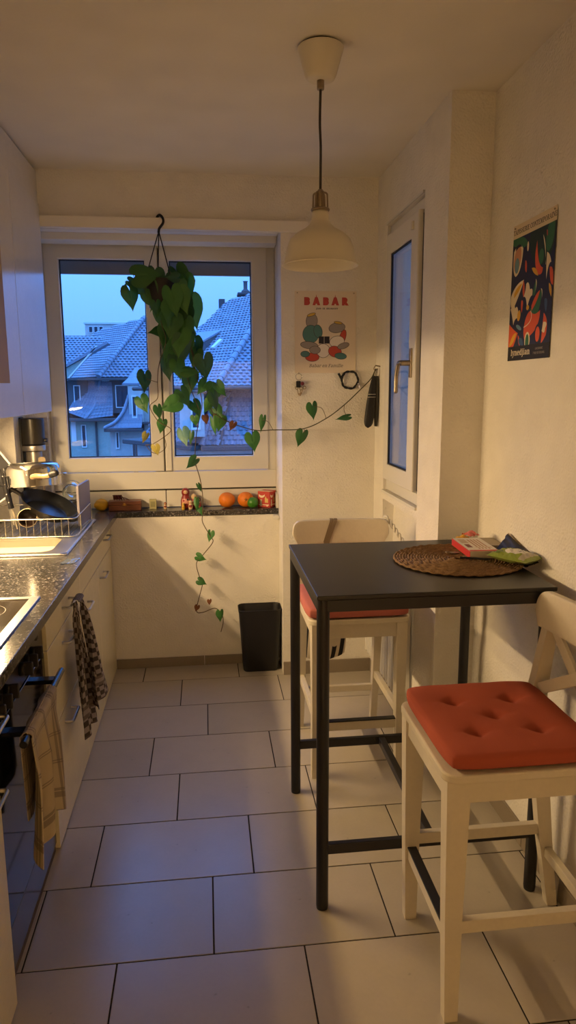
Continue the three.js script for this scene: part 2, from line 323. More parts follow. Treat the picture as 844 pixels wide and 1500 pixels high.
/* ---------- second window, in the right wall ---------- */
const win2 = struct('window_2', null);
function ringZ(z0, z1, y0, y1, x0, x1, l, r, b, t, bevel) { return ringFrame(z0, z1, y0, y1, -x1, -x0, l, r, b, t, bevel).applyMatrix4(new THREE.Matrix4().makeBasis(V(0, 0, 1), V(0, 1, 0), V(-1, 0, 0))); }
part(win2, 'outer_frame', ringZ(W2.z0, W2.z1, 1.112, 2.448, 0.955, 1.02, 0.045, 0.02, 0.055, 0.05, 0.004), M.frame);
{
  const sash = part(win2, 'sash', ringZ(-3.585, -3.058, 1.176, 2.395, 0.925, 0.995, 0.075, 0.10, 0.083, 0.100, 0.006), M.frame);
  part(sash, 'gasket', ringZ(-3.512, -3.156, 1.257, 2.297, 0.930, 0.940, 0.009, 0.009, 0.009, 0.009, 0.001), M.seal);
  part(sash, 'pane', bx(0.941, 0.945, 1.258, 2.296, -3.511, -3.157), M.glass);
  part(win2, 'rebate_strip', bx(0.948, 0.956, 1.18, 2.38, -3.057, -3.034), M.seal);
  part(win2, 'hinge', rod([0.92, 2.325, -3.125], [0.92, 2.36, -3.125], 0.008), M.frame);
  part(win2, 'handle', merge([bx(0.917, 0.925, 1.69, 1.82, -3.125, -3.095, 0.003), rod([0.925, 1.755, -3.11], [0.875, 1.755, -3.11], 0.013), tube([[0.878, 1.757, -3.11], [0.872, 1.752, -3.13], [0.870, 1.70, -3.155], [0.872, 1.63, -3.165]], 0.0105, 24)]), M.nickel);
}
struct('trim_4', merge([bx(0.93, XW + 0.002, 2.452, 2.462, W2.z0, W2.z1, 0.001), bx(0.93, XW + 0.002, 1.098, 1.112, W2.z0, W2.z1, 0.001)]), M.frame);

/* ---------- radiator under the second window ---------- */
{
  const t = thing('radiator', 'white column radiator below the narrow right-hand window, behind the far stool', 'radiator', [0.93, 0.12, -3.4]);
  for (let k = 0; k < 15; k++) {
    const z = -3.74 + k * 0.05;
    partW(t, 'fin', merge([wire([[0.895, 0.17, z], [0.895, 0.76, z], [0.925, 0.79, z]], 0.0145, 8, 0.012), bx(0.905, 0.93, 0.17, 0.78, z - 0.018, z + 0.018, 0.006)]), M.frame);
  }
  for (const y of [0.19, 0.745]) partW(t, 'header', rod([0.912, y, -3.77], [0.912, y, -3.01], 0.016), M.frame);
  for (const z of [-3.7, -3.1]) partW(t, 'foot', bx(0.905, 0.94, 0.12, 0.19, z, z + 0.02), M.frame);
}

/* ---------- lower kitchen run ---------- */
const XF = -0.56;   // cabinet fronts
function pull(z, y, len = 0.128, x = XF) { return wire([[x - 0.002, y, z - len / 2], [x + 0.030, y, z - len / 2], [x + 0.030, y, z + len / 2], [x - 0.002, y, z + len / 2]], 0.0055, 8, 0.011); }
function frontPanel(parent, name, z0, z1, y0, y1, hz, hy, len, x = XF, mat = M.front) {
  const p = partW(parent, name, bx(x - 0.02, x, y0 + 0.0015, y1 - 0.0015, z0 + 0.0015, z1 - 0.0015, 0.0018), mat);
  if (hy !== undefined) partW(p, 'handle', pull(hz, hy, len, x), M.steel);
  return p;
}
{
  const t = thing('base_cabinet', 'cream base cabinet in the corner under the sink, one drawer over two doors', 'cabinet', [-0.85, 0, -3.53]);
  partW(t, 'carcass', [bx(XL + 0.004, XF - 0.021, 0.004, 0.914, -3.824, -3.018), bx(-0.99, XF - 0.021, 0.004, 0.914, -4.028, -3.824)], M.carcass);
  frontPanel(t, 'drawer', -4.028, -3.018, 0.757, 0.908, -3.81, 0.850);
  frontPanel(t, 'door', -4.028, -3.522, 0.006, 0.755, -3.63, 0.690); frontPanel(t, 'door', -3.520, -3.018, 0.006, 0.755, -3.115, 0.684);
}
{
  const t = thing('drawer_unit', 'cream cabinet of three drawers beside the oven, a checked towel over its top handle', 'cabinet', [-0.85, 0, -2.69]);
  partW(t, 'carcass', bx(XL + 0.004, XF - 0.021, 0.004, 0.914, -3.016, -2.362), M.carcass);
  frontPanel(t, 'drawer', -3.016, -2.362, 0.759, 0.908, -2.70, 0.826, 0.13); frontPanel(t, 'drawer', -3.016, -2.362, 0.447, 0.757, -2.665, 0.700, 0.13); frontPanel(t, 'drawer', -3.016, -2.362, 0.006, 0.445, -2.63, 0.397, 0.13);
}
{
  const t = thing('oven', 'built-in black glass oven with six knobs and a bar handle', 'oven', [-0.85, 0, -2.03]);
  partW(t, 'housing', bx(XL + 0.004, XF - 0.03, 0.03, 0.914, -2.358, -1.712), M.blackPlastic);
  partW(t, 'control_panel', bx(XF - 0.032, XF - 0.012, 0.762, 0.910, -2.356, -1.714, 0.002), M.ovenPanel);
  for (const z of [-2.196, -2.130, -2.066, -1.905, -1.840, -1.775]) partW(t, 'knob', merge([put(lathe([[0, 0], [0.021, 0], [0.020, 0.012], [0.017, 0.014], [0, 0.014]], 24), XF - 0.012, 0.818, z, 0, 0, -PI / 2), bx(XF - 0.002, XF + 0.026, 0.797, 0.839, z - 0.006, z + 0.006, 0.004)]), M.knob);
  partW(t, 'button', bx(XF - 0.014, XF - 0.004, 0.838, 0.852, -2.27, -2.25, 0.002), M.knob);
  const d = partW(t, 'oven_door', bx(XF - 0.032, XF - 0.010, 0.172, 0.757, -2.356, -1.714, 0.003), M.ovenGlass);
  partW(d, 'handle', merge([rod([-0.498, 0.722, -2.275], [-0.498, 0.722, -1.775], 0.0105, 0.0105, 16), bx(XF - 0.012, -0.492, 0.715, 0.729, -2.215, -2.180, 0.002), bx(XF - 0.012, -0.492, 0.715, 0.729, -1.870, -1.835, 0.002)]), M.bar);
  partW(t, 'warming_drawer', bx(XF - 0.032, XF - 0.011, 0.036, 0.168, -2.356, -1.714, 0.002), M.ovenStrip);
  partW(t, 'plinth', bx(XF - 0.05, XF - 0.016, 0.001, 0.034, -2.356, -1.714), M.roofBase);
}
{
  const t = thing('end_cabinet', 'cream cabinet with drawers at the near left edge, next to the oven', 'cabinet', [-0.85, 0, -1.2]);
  partW(t, 'carcass', bx(XL + 0.004, XF - 0.006, 0.004, 0.914, -1.708, -0.70), M.carcass);
  frontPanel(t, 'drawer', -1.708, -0.70, 0.757, 0.908, -1.66, 0.83, 0.13, -0.545); frontPanel(t, 'drawer', -1.708, -0.70, 0.006, 0.755, -1.62, 0.655, 0.11, -0.545);
}
// worktop with cut-outs for sink and hob
{
  const s = poly([[XL, -0.69], [-0.52, -0.69], [-0.52, -4.04], [-0.522, -4.19], [-0.883, -4.19], [-0.883, -4.098], [-0.998, -4.098], [-0.998, -3.832], [XL, -3.832]]);
  const hole = (x0, x1, z0, z1) => { const h = new THREE.Path(); h.moveTo(x0, z0); h.lineTo(x0, z1); h.lineTo(x1, z1); h.lineTo(x1, z0); h.closePath(); s.holes.push(h); };
  hole(-1.075, -0.615, -3.785, -3.005); hole(-1.075, -0.58, -2.355, -1.805);
  const g = extrude(s, 0.031, 0.002).applyMatrix4(new THREE.Matrix4().makeRotationX(PI / 2)).translate(0, SILL - 0.002, 0);
  solo('worktop', metric(g), M.granite, 'long speckled granite worktop along the left wall, holding sink and hob', 'worktop');
}
{
  const t = thing('sink', 'inset steel sink with a rounded bowl and ribbed drainer below the dish rack', 'sink', [-0.85, SILL, -3.4]);
  const s = rrect(0.49, 0.82, 0.012, -0.845, -3.395); s.holes.push(rrect(0.37, 0.30, 0.06, -0.865, -3.19, THREE.Path));
  partW(t, 'rim', metric(extrude(s, 0.003, 0.0015).rotateX(PI / 2).translate(0, SILL + 0.004, 0)), M.steel);
  partW(t, 'raised_edge', wire([[-1.085, SILL + 0.004, -3.80], [-0.605, SILL + 0.004, -3.80], [-0.605, SILL + 0.004, -2.99], [-1.085, SILL + 0.004, -2.99]], 0.005, 8, 0.012, true), M.steel);
  const b = rrect(0.376, 0.306, 0.062, -0.865, -3.19); b.holes.push(rrect(0.37, 0.30, 0.06, -0.865, -3.19, THREE.Path));
  partW(t, 'bowl', metric(merge([extrude(b, 0.16, 0, 10).rotateX(PI / 2).translate(0, SILL + 0.002, 0), extrude(rrect(0.376, 0.306, 0.062, -0.865, -3.19), 0.003, 0, 10).rotateX(PI / 2).translate(0, SILL - 0.157, 0)])), M.steelBowl);
  for (let k = 0; k < 9; k++) partW(t, 'drainer_rib', rod([-1.03 + k * 0.05, SILL + 0.003, -3.74], [-1.03 + k * 0.05, SILL + 0.003, -3.40], 0.004, 0.004, 8), M.steel);
}
{
  const t = thing('hob', 'flush black glass hob in a brushed steel frame set in the worktop', 'hob', [-0.83, SILL, -2.08]);
  const s = poly([[-1.085, -2.362], [-0.572, -2.362], [-0.572, -1.798], [-1.085, -1.798]]); const h = new THREE.Path(); h.moveTo(-1.06, -2.338); h.lineTo(-1.06, -1.82); h.lineTo(-0.600, -1.82); h.lineTo(-0.600, -2.338); h.closePath(); s.holes.push(h);
  partW(t, 'steel_frame', metric(extrude(s, 0.004, 0.0012).rotateX(PI / 2).translate(0, SILL + 0.005, 0)), M.steel);
  partW(t, 'glass_plate', bx(-1.062, -0.598, SILL - 0.01, SILL + 0.003, -2.340, -1.818), M.hobGlass);
  for (const [x, z, r] of [[-0.73, -2.21, 0.085], [-0.96, -2.20, 0.07], [-0.73, -1.95, 0.07], [-0.96, -1.95, 0.09]]) partW(t, 'cooking_zone', put(merge([new THREE.RingGeometry(r - 0.002, r, 48), new THREE.RingGeometry(r * 0.7 - 0.001, r * 0.7, 48)]), x, SILL + 0.0034, z, -PI / 2), M.hobPrint);
}

/* ---------- upper kitchen run and its lamps ---------- */
{
  const t = thing('wall_cabinet', 'pale satin wall cabinet nearest the window, its door mirroring the daylight', 'cabinet', [-0.98, 1.535, -3.53]);
  partW(t, 'carcass', bx(XL, -0.816, 1.537, 2.553, -3.802, -3.245), M.frontUp);
  partW(t, 'door', bx(-0.815, -0.795, 1.535, 2.555, -3.804, -3.243, 0.002), M.frontUp);
  const u = thing('wall_cabinet', 'pale satin wall cabinet between the window-end cabinet and the brown cabinet', 'cabinet', [-0.98, 1.535, -3.12]);
  partW(u, 'carcass', bx(XL, -0.816, 1.537, 2.553, -3.240, -2.42), M.frontUp);
  partW(u, 'door', bx(-0.815, -0.795, 1.535, 2.555, -3.240, -2.42, 0.002), M.frontUp);
}
{
  const t = thing('hood_cabinet', 'tan brown panel hung in front of the wall cabinets at the left edge', 'cabinet', [-0.78, 1.67, -2.6]);
  partW(t, 'panel', bx(-0.792, -0.775, 1.672, 2.553, -2.965, -2.41, 0.002), M.tan);
  partW(t, 'hood', bx(XL, -0.80, 1.672, 2.553, -2.415, -1.75, 0.003), M.tan);
}
struct('trim_5', bx(XL, -0.806, 2.557, 2.716, ZB, -0.7, 0.001), M.frontUp);    // filler between cabinets and ceiling
function lamp(name, label, z0, z1, x, y, power) {
  const t = thing(name, label, 'lamp', [x, y, (z0 + z1) / 2]);
  const tilt = 0.62, w = z1 - z0;
  partW(t, 'housing', put(bx(-0.022, 0.022, 0.0, 0.020, -w / 2 - 0.01, w / 2 + 0.01, 0.004), x, y, (z0 + z1) / 2, 0, 0, tilt), M.frame);
  partW(t, 'diffuser', put(bx(-0.016, 0.016, -0.005, 0.001, -w / 2, w / 2, 0.002), x, y, (z0 + z1) / 2, 0, 0, tilt), glowMat);
  const L = new THREE.RectAreaLight(new THREE.Color().setRGB(...LAMP_COLOR), power, w, 0.03);
  const n = V(Math.sin(tilt), -Math.cos(tilt), 0); L.name = 'tube_light';
  L.position.copy(n.clone().multiplyScalar(0.0085)); t.add(L); t.updateMatrixWorld(true);
  L.quaternion.setFromRotationMatrix(new THREE.Matrix4().makeBasis(V(0, 0, 1), V(0, 0, 1).clone().cross(n.clone().negate()).negate(), n.clone().negate()));
  return t;
}
lamp('under_cabinet_lamp', 'slim warm tube lamp under the wall cabinets above the sink', -3.35, -2.40, -1.02, 1.505, LAMP_POWER);
{
  const t = thing('hall_ceiling_lamp', 'square warm ceiling lamp in the hall behind the camera', 'lamp', [0.15, HC, 1.86]);
  partW(t, 'frame', merge([bx(-0.17, 0.47, HC - 0.05, HC, 1.54, 1.56), bx(-0.17, 0.47, HC - 0.05, HC, 2.16, 2.18), bx(-0.17, -0.15, HC - 0.05, HC, 1.56, 2.16), bx(0.45, 0.47, HC - 0.05, HC, 1.56, 2.16)]), M.frame);
  partW(t, 'diffuser', bx(-0.15, 0.45, HC - 0.045, HC - 0.005, 1.56, 2.16), glowMat);
  const L = new THREE.RectAreaLight(new THREE.Color().setRGB(...HALL_COLOR), HALL_POWER, 0.58, 0.58); L.name = 'panel_light'; L.position.set(0, -0.047, 0); L.rotation.x = -PI / 2; t.add(L);
}
lamp('hood_lamp', 'slim warm tube lamp under the hood above the hob', -2.30, -1.95, -1.0, 1.64, HOOD_POWER);

/* ---------- pendant ---------- */
{
  const X = 0.40, Z = -2.44;
  const t = thing('pendant_lamp', 'unlit off-white bell pendant lamp on a dark cord from the ceiling', 'lamp', [X, 2.05, Z]);
  const P = (g) => g.translate(X, 0, Z);
  partW(t, 'canopy', P(lathe([[0, 2.627], [0.035, 2.627], [0.046, 2.632], [0.052, 2.645], [0.0745, 2.722], [0.0735, 2.7235], [0.0, 2.7235]], 48)), M.shade);
  partW(t, 'ceiling_ring', P(lathe([[0, 2.722], [0.066, 2.722], [0.066, 2.7295], [0, 2.7295]], 40)), M.blackPlastic);
  partW(t, 'cord_grip', P(lathe([[0, 2.600], [0.011, 2.600], [0.012, 2.604], [0.012, 2.630], [0, 2.630]], 20)), M.nickel);
  partW(t, 'cord', tube([[X, 2.61, Z], [X - 0.002, 2.50, Z], [X + 0.001, 2.42, Z], [X, 2.28, Z]], 0.0042, 30), M.cord);
  const cage = []; for (let k = 0; k < 6; k++) { const a = k * PI / 3 + 0.3; cage.push(wire([[X + 0.010 * Math.cos(a), 2.287, Z + 0.010 * Math.sin(a)], [X + 0.023 * Math.cos(a), 2.283, Z + 0.023 * Math.sin(a)], [X + 0.025 * Math.cos(a), 2.232, Z + 0.025 * Math.sin(a)]], 0.0032, 6, 0.006)); }
  partW(t, 'socket_cage', merge([...cage, P(lathe([[0, 2.228], [0.030, 2.228], [0.032, 2.232], [0.030, 2.236], [0, 2.236]], 30)), P(lathe([[0, 2.236], [0.012, 2.236], [0.012, 2.29], [0.007, 2.296], [0, 2.296]], 20))]), M.nickel);
  const out = [[0.012, 2.230], [0.026, 2.228], [0.028, 2.218], [0.030, 2.200], [0.036, 2.186], [0.052, 2.172], [0.078, 2.158], [0.101, 2.138], [0.112, 2.112], [0.117, 2.085], [0.121, 2.066], [0.127, 2.055]];
  const inn = out.slice().reverse().map(([r, y]) => [Math.max(0.010, r - 0.0025), y - 0.0015]);
  partW(t, 'lamp_shade', P(lathe([...out, [0.1285, 2.053], ...inn], 64)), M.shade);
  partW(t, 'rim', P(put(new THREE.TorusGeometry(0.1275, 0.0022, 8, 64), 0, 2.054, 0, PI / 2)), M.shade);
}

/* ---------- high table ---------- */
{
  const x0 = 0.312, x1 = 1.055, z0 = -2.645, z1 = -1.942, TY = 1.045;
  const t = thing('high_table', 'high black table with a thin top, round legs and low crossbars', 'table', [(x0 + x1) / 2, 0, (z0 + z1) / 2]);
  partW(t, 'tabletop', metric(bx(x0, x1, TY - 0.014, TY, z0, z1, 0.003)), M.tableBlack);
  for (const [a, b, c, d] of [[x0 + 0.03, x1 - 0.03, z1 - 0.024, z1 - 0.003], [x0 + 0.03, x1 - 0.03, z0 + 0.003, z0 + 0.024], [x0 + 0.003, x0 + 0.024, z0 + 0.03, z1 - 0.03], [x1 - 0.024, x1 - 0.003, z0 + 0.03, z1 - 0.03]]) partW(t, 'apron', bx(a, b, 0.994, TY - 0.0145, c, d, 0.002), M.legBlack);
  for (const x of [x0 + 0.022, x1 - 0.022]) for (const z of [z0 + 0.022, z1 - 0.022]) { const l = partW(t, 'leg', rod([x, 0.012, z], [x, TY - 0.0145, z], 0.0195, 0.0195, 28), M.legBlack); partW(l, 'foot_cap', rod([x, 0.001, z], [x, 0.014, z], 0.0185, 0.0198, 24), M.blackPlastic); }
  for (const z of [z0 + 0.022, z1 - 0.022]) partW(t, 'crossbar', bx(x0 + 0.034, x1 - 0.034, 0.193, 0.228, z - 0.010, z + 0.010, 0.003), M.legBlack);
  partW(t, 'stretcher', bx(0.678, 0.704, 0.195, 0.226, z0 + 0.034, z1 - 0.034, 0.003), M.legBlack);
}

/* ---------- bar stools and cushions ---------- */
function makeStool(label, x, z, turn) {
  const t = thing('bar_stool', label, 'stool', [x, 0, z], turn, 'white bar stools at the high table');
  for (const s of [-1, 1]) {
    part(t, 'leg', taper([[s * 0.183, 0, 0.168, 0.030, 0.036], [s * 0.180, 0.30, 0.172, 0.037, 0.046], [s * 0.178, 0.692, 0.172, 0.046, 0.062]]), M.stool);
    part(t, 'leg', taper([[s * 0.183, 0, -0.300, 0.030, 0.032], [s * 0.182, 0.25, -0.262, 0.033, 0.042], [s * 0.180, 0.66, -0.212, 0.036, 0.052], [s * 0.180, 0.74, -0.212, 0.036, 0.048], [s * 0.180, 1.0, -0.250, 0.034, 0.030]]), M.stool, 'rear leg that runs up into the back post');
  }
  const seat = extrude(rrect(0.418, 0.405, 0.035), 0.014, 0.005, 10).applyMatrix4(new THREE.Matrix4().makeRotationX(-PI / 2)).translate(0, 0.694, 0.004);
  part(t, 'seat', metric(seat), M.stool);
  part(t, 'apron', bx(-0.158, 0.158, 0.628, 0.690, 0.176, 0.196, 0.002), M.stool); part(t, 'apron', bx(-0.164, 0.164, 0.628, 0.690, -0.220, -0.200, 0.002), M.stool);
  for (const s of [-1, 1]) part(t, 'apron', bx(s > 0 ? 0.178 : -0.196, s > 0 ? 0.196 : -0.178, 0.628, 0.690, -0.190, 0.145, 0.002), M.stool);
  const fr = part(t, 'footrest', bx(-0.166, 0.166, 0.213, 0.252, 0.160, 0.184, 0.002), M.stool); part(fr, 'tread_strip', bx(-0.164, 0.164, 0.2515, 0.2565, 0.158, 0.1865, 0.002), M.strip, 'black anti-slip strip');
  for (const s of [-1, 1]) part(t, 'stretcher', put(bx(-0.011, 0.011, -0.018, 0.018, -0.200, 0.200, 0.002), s * 0.182, 0.275, -0.045), M.stool);
  part(t, 'stretcher', bx(-0.166, 0.166, 0.182, 0.214, -0.282, -0.260, 0.002), M.stool);
  // curved top rail
  const s = new THREE.Shape(); s.moveTo(-0.200, 0); s.lineTo(0.200, 0); s.lineTo(0.222, 0.040); s.quadraticCurveTo(0.226, 0.098, 0.190, 0.102); s.lineTo(-0.190, 0.102); s.quadraticCurveTo(-0.226, 0.098, -0.222, 0.040); s.closePath();
  // cut it into strips so that it can bend
  const rail = extrude(s, 0.016, 0.004, 10);
  const bent = sliced(rail, 0.02); const p = bent.attributes.position;
  for (let i = 0; i < p.count; i++) { const X = p.getX(i), Y = p.getY(i); p.setZ(i, p.getZ(i) - 0.004 * 0 + 0.55 * X * X - 0.022 - Y * 0.14); }
  bent.computeVertexNormals();
  part(t, 'top_rail', toCreasedNormals(bent.translate(0, 0.938, -0.232), 0.6), M.stool);
  for (const k of [-1, 1]) part(t, 'cross_slat', brace(k), M.stool);
  return t;
}
function brace(k) { const a = V(-k * 0.160, 0.752, -0.214), b = V(k * 0.160, 0.940, -0.240), L = a.distanceTo(b); const g = bx(-0.017, 0.017, -L / 2, L / 2, -0.006 , 0.006, 0.002); g.translate(0, 0, k * 0.0065); const d = b.clone().sub(a).normalize(); g.applyQuaternion(new THREE.Quaternion().setFromUnitVectors(V(0, 1, 0), d)); const m = a.add(b).multiplyScalar(0.5); return g.translate(m.x, m.y, m.z); }
// split long triangles along x until none is wider than w
function sliced(g, w) {
  let src = g.index ? g.toNonIndexed() : g, pa = Array.from(src.attributes.position.array), out = [];
  const stack = []; for (let i = 0; i < pa.length; i += 9) stack.push(pa.slice(i, i + 9));
  while (stack.length) {
    const t = stack.pop(); let best = -1, bl = w;
    for (let e = 0; e < 3; e++) { const a = e * 3, b = ((e + 1) % 3) * 3, l = Math.abs(t[a] - t[b]); if (l > bl) { bl = l; best = e; } }
    if (best < 0) { out.push(...t); continue; }
    const a = best, b = (best + 1) % 3, c = (best + 2) % 3, A = t.slice(a * 3, a * 3 + 3), B = t.slice(b * 3, b * 3 + 3), C = t.slice(c * 3, c * 3 + 3), m = A.map((v, i) => (v + B[i]) / 2);
    stack.push([...A, ...m, ...C], [...m, ...B, ...C]);
  }
  const r = new THREE.BufferGeometry(); r.setAttribute('position', new THREE.Float32BufferAttribute(out, 3)); r.computeVertexNormals(); return metric(r);
}
function makeCushion(label, mat, x, y, z, turn, w = 0.420, d = 0.400, h = 0.052, tufts = true) {
  const g = new THREE.BoxGeometry(w, h, d, 72, 8, 72), p = g.attributes.position;
  const T = [[-0.09, -0.085], [0.09, -0.085], [0, 0], [-0.09, 0.085], [0.09, 0.085]];
  for (let i = 0; i < p.count; i++) {
    let X = p.getX(i), Y = p.getY(i), Z = p.getZ(i); const u = X / (w / 2), v = Z / (d / 2), ty = Y / (h / 2);
    const edge = Math.sqrt(Math.max(0, 1 - Math.pow(Math.abs(u), 9))) * Math.sqrt(Math.max(0, 1 - Math.pow(Math.abs(v), 9)));
    let top = 0.55 + 0.45 * edge; let yy = ty > 0 ? ty * top : ty * (0.55 + 0.45 * edge);
    const side = 1 + 0.010 * (1 - ty * ty); const c = 1 - 0.055 * Math.pow(Math.abs(u * v), 5);
    let y2 = yy * h / 2;
    if (tufts && ty > 0.1) for (const [tx, tz] of T) {
      const dx = X - tx, dz = Z - tz, r2 = dx * dx + dz * dz;
      y2 -= ty * (0.014 * Math.exp(-r2 / 0.0005) + 0.006 * Math.exp(-dx * dx / 0.00007 - dz * dz / 0.0016) + 0.005 * Math.exp(-r2 / 0.004) + 0.003 * Math.exp(-dz * dz / 0.00006 - dx * dx / 0.0010));
    }
    y2 += 0.0012 * noise.noise(X * 18, Z * 18, 3) * (ty > 0 ? 1 : 0);
    p.setXYZ(i, X * side * c, y2, Z * side * c);
  }
  const q = mergeVertices((g.deleteAttribute('normal'), g.deleteAttribute('uv'), g)); q.computeVertexNormals();
  const uv = new Float32Array(q.attributes.position.count * 2); for (let i = 0; i < uv.length / 2; i++) { uv[2 * i] = q.attributes.position.getX(i); uv[2 * i + 1] = q.attributes.position.getZ(i) + q.attributes.position.getY(i); } q.setAttribute('uv', new THREE.BufferAttribute(uv, 2));
  const m = solo('seat_cushion', q, mat, label, 'cushion', 'red cushions on the bar stools'); m.position.set(x, y, z); m.rotation.y = turn; return m;
}
makeStool('white wooden bar stool nearest the camera, turned side-on with its back to the right wall', 0.77, -1.712, -PI / 2);
makeCushion('orange-red tufted square cushion on the nearer stool', M.cushion, 0.772, 0.7135 + 0.026, -1.716, -PI / 2);
makeStool('white wooden bar stool behind the black table, facing the camera', 0.613, -2.895, 0);
makeCushion('pinkish red flat cushion on the stool behind the table', M.cushionPink, 0.610, 0.7135 + 0.026, -2.888, 0, 0.432, 0.405, 0.052, false);

/* ---------- things on the table ---------- */
{
  const turns = 22, pts = [], R0 = 0.010, R1 = 0.226; for (let i = 0; i <= turns * 44; i++) { const k = i / (turns * 44), a = k * turns * 2 * PI, r = R0 + (R1 - R0) * k; pts.push(V(r * Math.cos(a), 0, r * Math.sin(a))); }
  const g = new THREE.TubeGeometry(new THREE.CatmullRomCurve3(pts), 2600, 0.0052, 6); const p = g.attributes.position;
  for (let i = 0; i < p.count; i++) { const k = Math.floor(i / 7), ph = k * 1.05; p.setY(i, p.getY(i) * 0.8 + 0.0014 * Math.sin(ph) + 0.0012 * noise.noise(p.getX(i) * 60, p.getZ(i) * 60, 1)); const s = 1 + 0.003 * Math.sin(ph * 1.3); p.setX(i, p.getX(i) * s); p.setZ(i, p.getZ(i) * s); }
  g.computeVertexNormals(); const uv = g.attributes.uv; for (let i = 0; i < uv.count; i++) uv.setXY(i, uv.getX(i) * 40, uv.getY(i) * 0.5);
  const m = solo('placemat', g, M.placemat, 'round brown woven placemat on the black table', 'placemat'); m.position.set(0.872, 1.0508, -2.302);
}
const texCarton = canvasTex(256, 192, (c, w, h) => { c.fillStyle = '#e7e0d4'; c.fillRect(0, 0, w, h); c.fillStyle = '#7a3c2c'; c.fillRect(70, 20, 60, 34); c.fillStyle = '#c9b49a'; c.fillRect(150, 18, 80, 50); c.fillStyle = '#b98c6c'; for (let i = 0; i < 4; i++) c.fillRect(40, 80 + i * 22, 180, 12); c.fillStyle = '#c8322c'; c.fillRect(0, 0, 22, h); c.fillStyle = '#d7c6ae'; c.fillRect(60, 70, 20, 110); });
{
  const t = thing('carton', 'flat red-sided carton with a pale printed top lying on the placemat', 'box', [0.965, 1.0565, -2.385], -0.06);
  part(t, 'box_body', bx(-0.052, 0.052, 0, 0.026, -0.110, 0.110, 0.001), std('#c9bda8', 0.6));
  part(t, 'red_side', bx(-0.0532, -0.0518, 0.0005, 0.0255, -0.1095, 0.1095), std('#c8342c', 0.45)); 
  part(t, 'printed_top', put(new THREE.PlaneGeometry(0.218, 0.103), 0, 0.0264, 0, -PI / 2, PI / 2), std('#ffffff', 0.5, { map: texCarton }));
}
{
  const t = thing('booklet', 'thin dark-spined booklet lying behind the red-sided carton', 'booklet', [1.058, 1.0465, -2.50], -0.12);
  part(t, 'cover', bx(-0.045, 0.045, 0.016, 0.0185, -0.07, 0.07, 0.0005), std('#b3a68f', 0.6)); part(t, 'pages', bx(-0.042, 0.043, 0.003, 0.016, -0.068, 0.068), M.paper); part(t, 'spine', bx(-0.046, -0.0425, 0, 0.0185, -0.07, 0.07, 0.0005), std('#24211f', 0.5)); part(t, 'cover', bx(-0.045, 0.045, 0.0, 0.003, -0.07, 0.07, 0.0005), std('#4a423a', 0.6));
}
{
  // crumpled packet: a lens-shaped foil bag with pinched ends
  const f = (sgn) => (u, v) => { const a = u * 2 - 1, b = v * 2 - 1, e = (1 - Math.pow(Math.abs(a), 3)) * (1 - Math.pow(Math.abs(b), 4)); const n = noise.noise(a * 3, b * 3, sgn) * 0.5 + 0.35 * noise.noise(a * 9, b * 9, 2 + sgn); return [a * 0.058 * (1 + 0.06 * n), 0.020 + sgn * (0.021 * e) + 0.010 * n * (0.3 + e), b * 0.078 * (1 + 0.04 * n)]; };
  const tx = canvasTex(256, 256, (c, w, h) => { c.fillStyle = '#8a9a44'; c.fillRect(0, 0, w, h); c.fillStyle = '#e6e2d6'; c.beginPath(); c.ellipse(140, 150, 90, 70, 0.4, 0, 7); c.fill(); c.fillStyle = '#b9b2a0'; c.fillRect(20, 200, 210, 34); c.fillStyle = '#5f7434'; c.beginPath(); c.ellipse(70, 50, 44, 26, -0.5, 0, 7); c.fill(); c.fillStyle = '#30302c'; for (let i = 0; i < 5; i++) c.fillRect(120 + i * 14, 130, 5, 44); });
  const t = thing('snack_packet', 'crumpled green and white plastic packet at the right edge of the placemat', 'packet', [1.035, 1.058, -2.205], 0.55);
  part(t, 'packet_top', sheet(30, 36, f(1)), std('#ffffff', 0.25, { map: tx, side: THREE.DoubleSide })); part(t, 'packet_underside', sheet(20, 24, f(-0.9)), std('#8a9a44', 0.3, { side: THREE.DoubleSide }));
  const w = thing('wrapper', 'dark creased paper bag leaning on the wall behind the green packet', 'bag', [1.080, 1.046, -2.30], 0);
  part(w, 'front_fold', sheet(14, 14, (u, v) => [-0.025 + 0.045 * v + 0.006 * noise.noise(u * 5, v * 5, 1), 0.004 + 0.062 * v * (1 - 0.75 * u), -0.11 + 0.25 * u], 0.0012), std('#2b2824', 0.5)); part(w, 'back_fold', sheet(14, 10, (u, v) => [0.022 + 0.004 * noise.noise(u * 5, v * 5, 4), 0.004 + 0.066 * v * (1 - 0.75 * u), -0.11 + 0.22 * u], 0.0012), std('#a4946f', 0.6));
}
{
  const t = thing('sweet_wrapper', 'small crumpled yellow and pink sweet wrapper beside the booklet', 'wrapper', [0.995, 1.0575, -2.545], 0.3);
  for (const [c, dx, dy, k] of [['#d9a326', -0.02, 0, 1], ['#d9756c', 0.02, 0.012, 2]]) part(t, 'foil', sheet(10, 10, (u, v) => [dx + (u - 0.5) * 0.05, dy + 0.014 + 0.012 * noise.noise(u * 4, v * 4, k) + 0.012 * Math.sin(u * PI) * Math.sin(v * PI), (v - 0.5) * 0.05], 0.0008), std(c, 0.35));
}
{
  const p = (name, a, b, r, c, lab, cat) => { const o = solo(name, rod(a, b, r, r * 0.8, 10), c, lab, cat); return o; };
  p('pen', [0.872, 1.0605, -2.285], [0.965, 1.0605, -2.245], 0.0042, M.black, 'black pen lying on the placemat in front of the carton', 'pen');
  const k = solo('key_tag', merge([put(new THREE.TorusGeometry(0.010, 0.0015, 6, 20), 0.862, 1.0588, -2.375, PI / 2), bx(0.868, 0.898, 1.0572, 1.0602, -2.372, -2.356, 0.001)]), M.nickel, 'little metal key on a ring lying left of the carton', 'key');
}

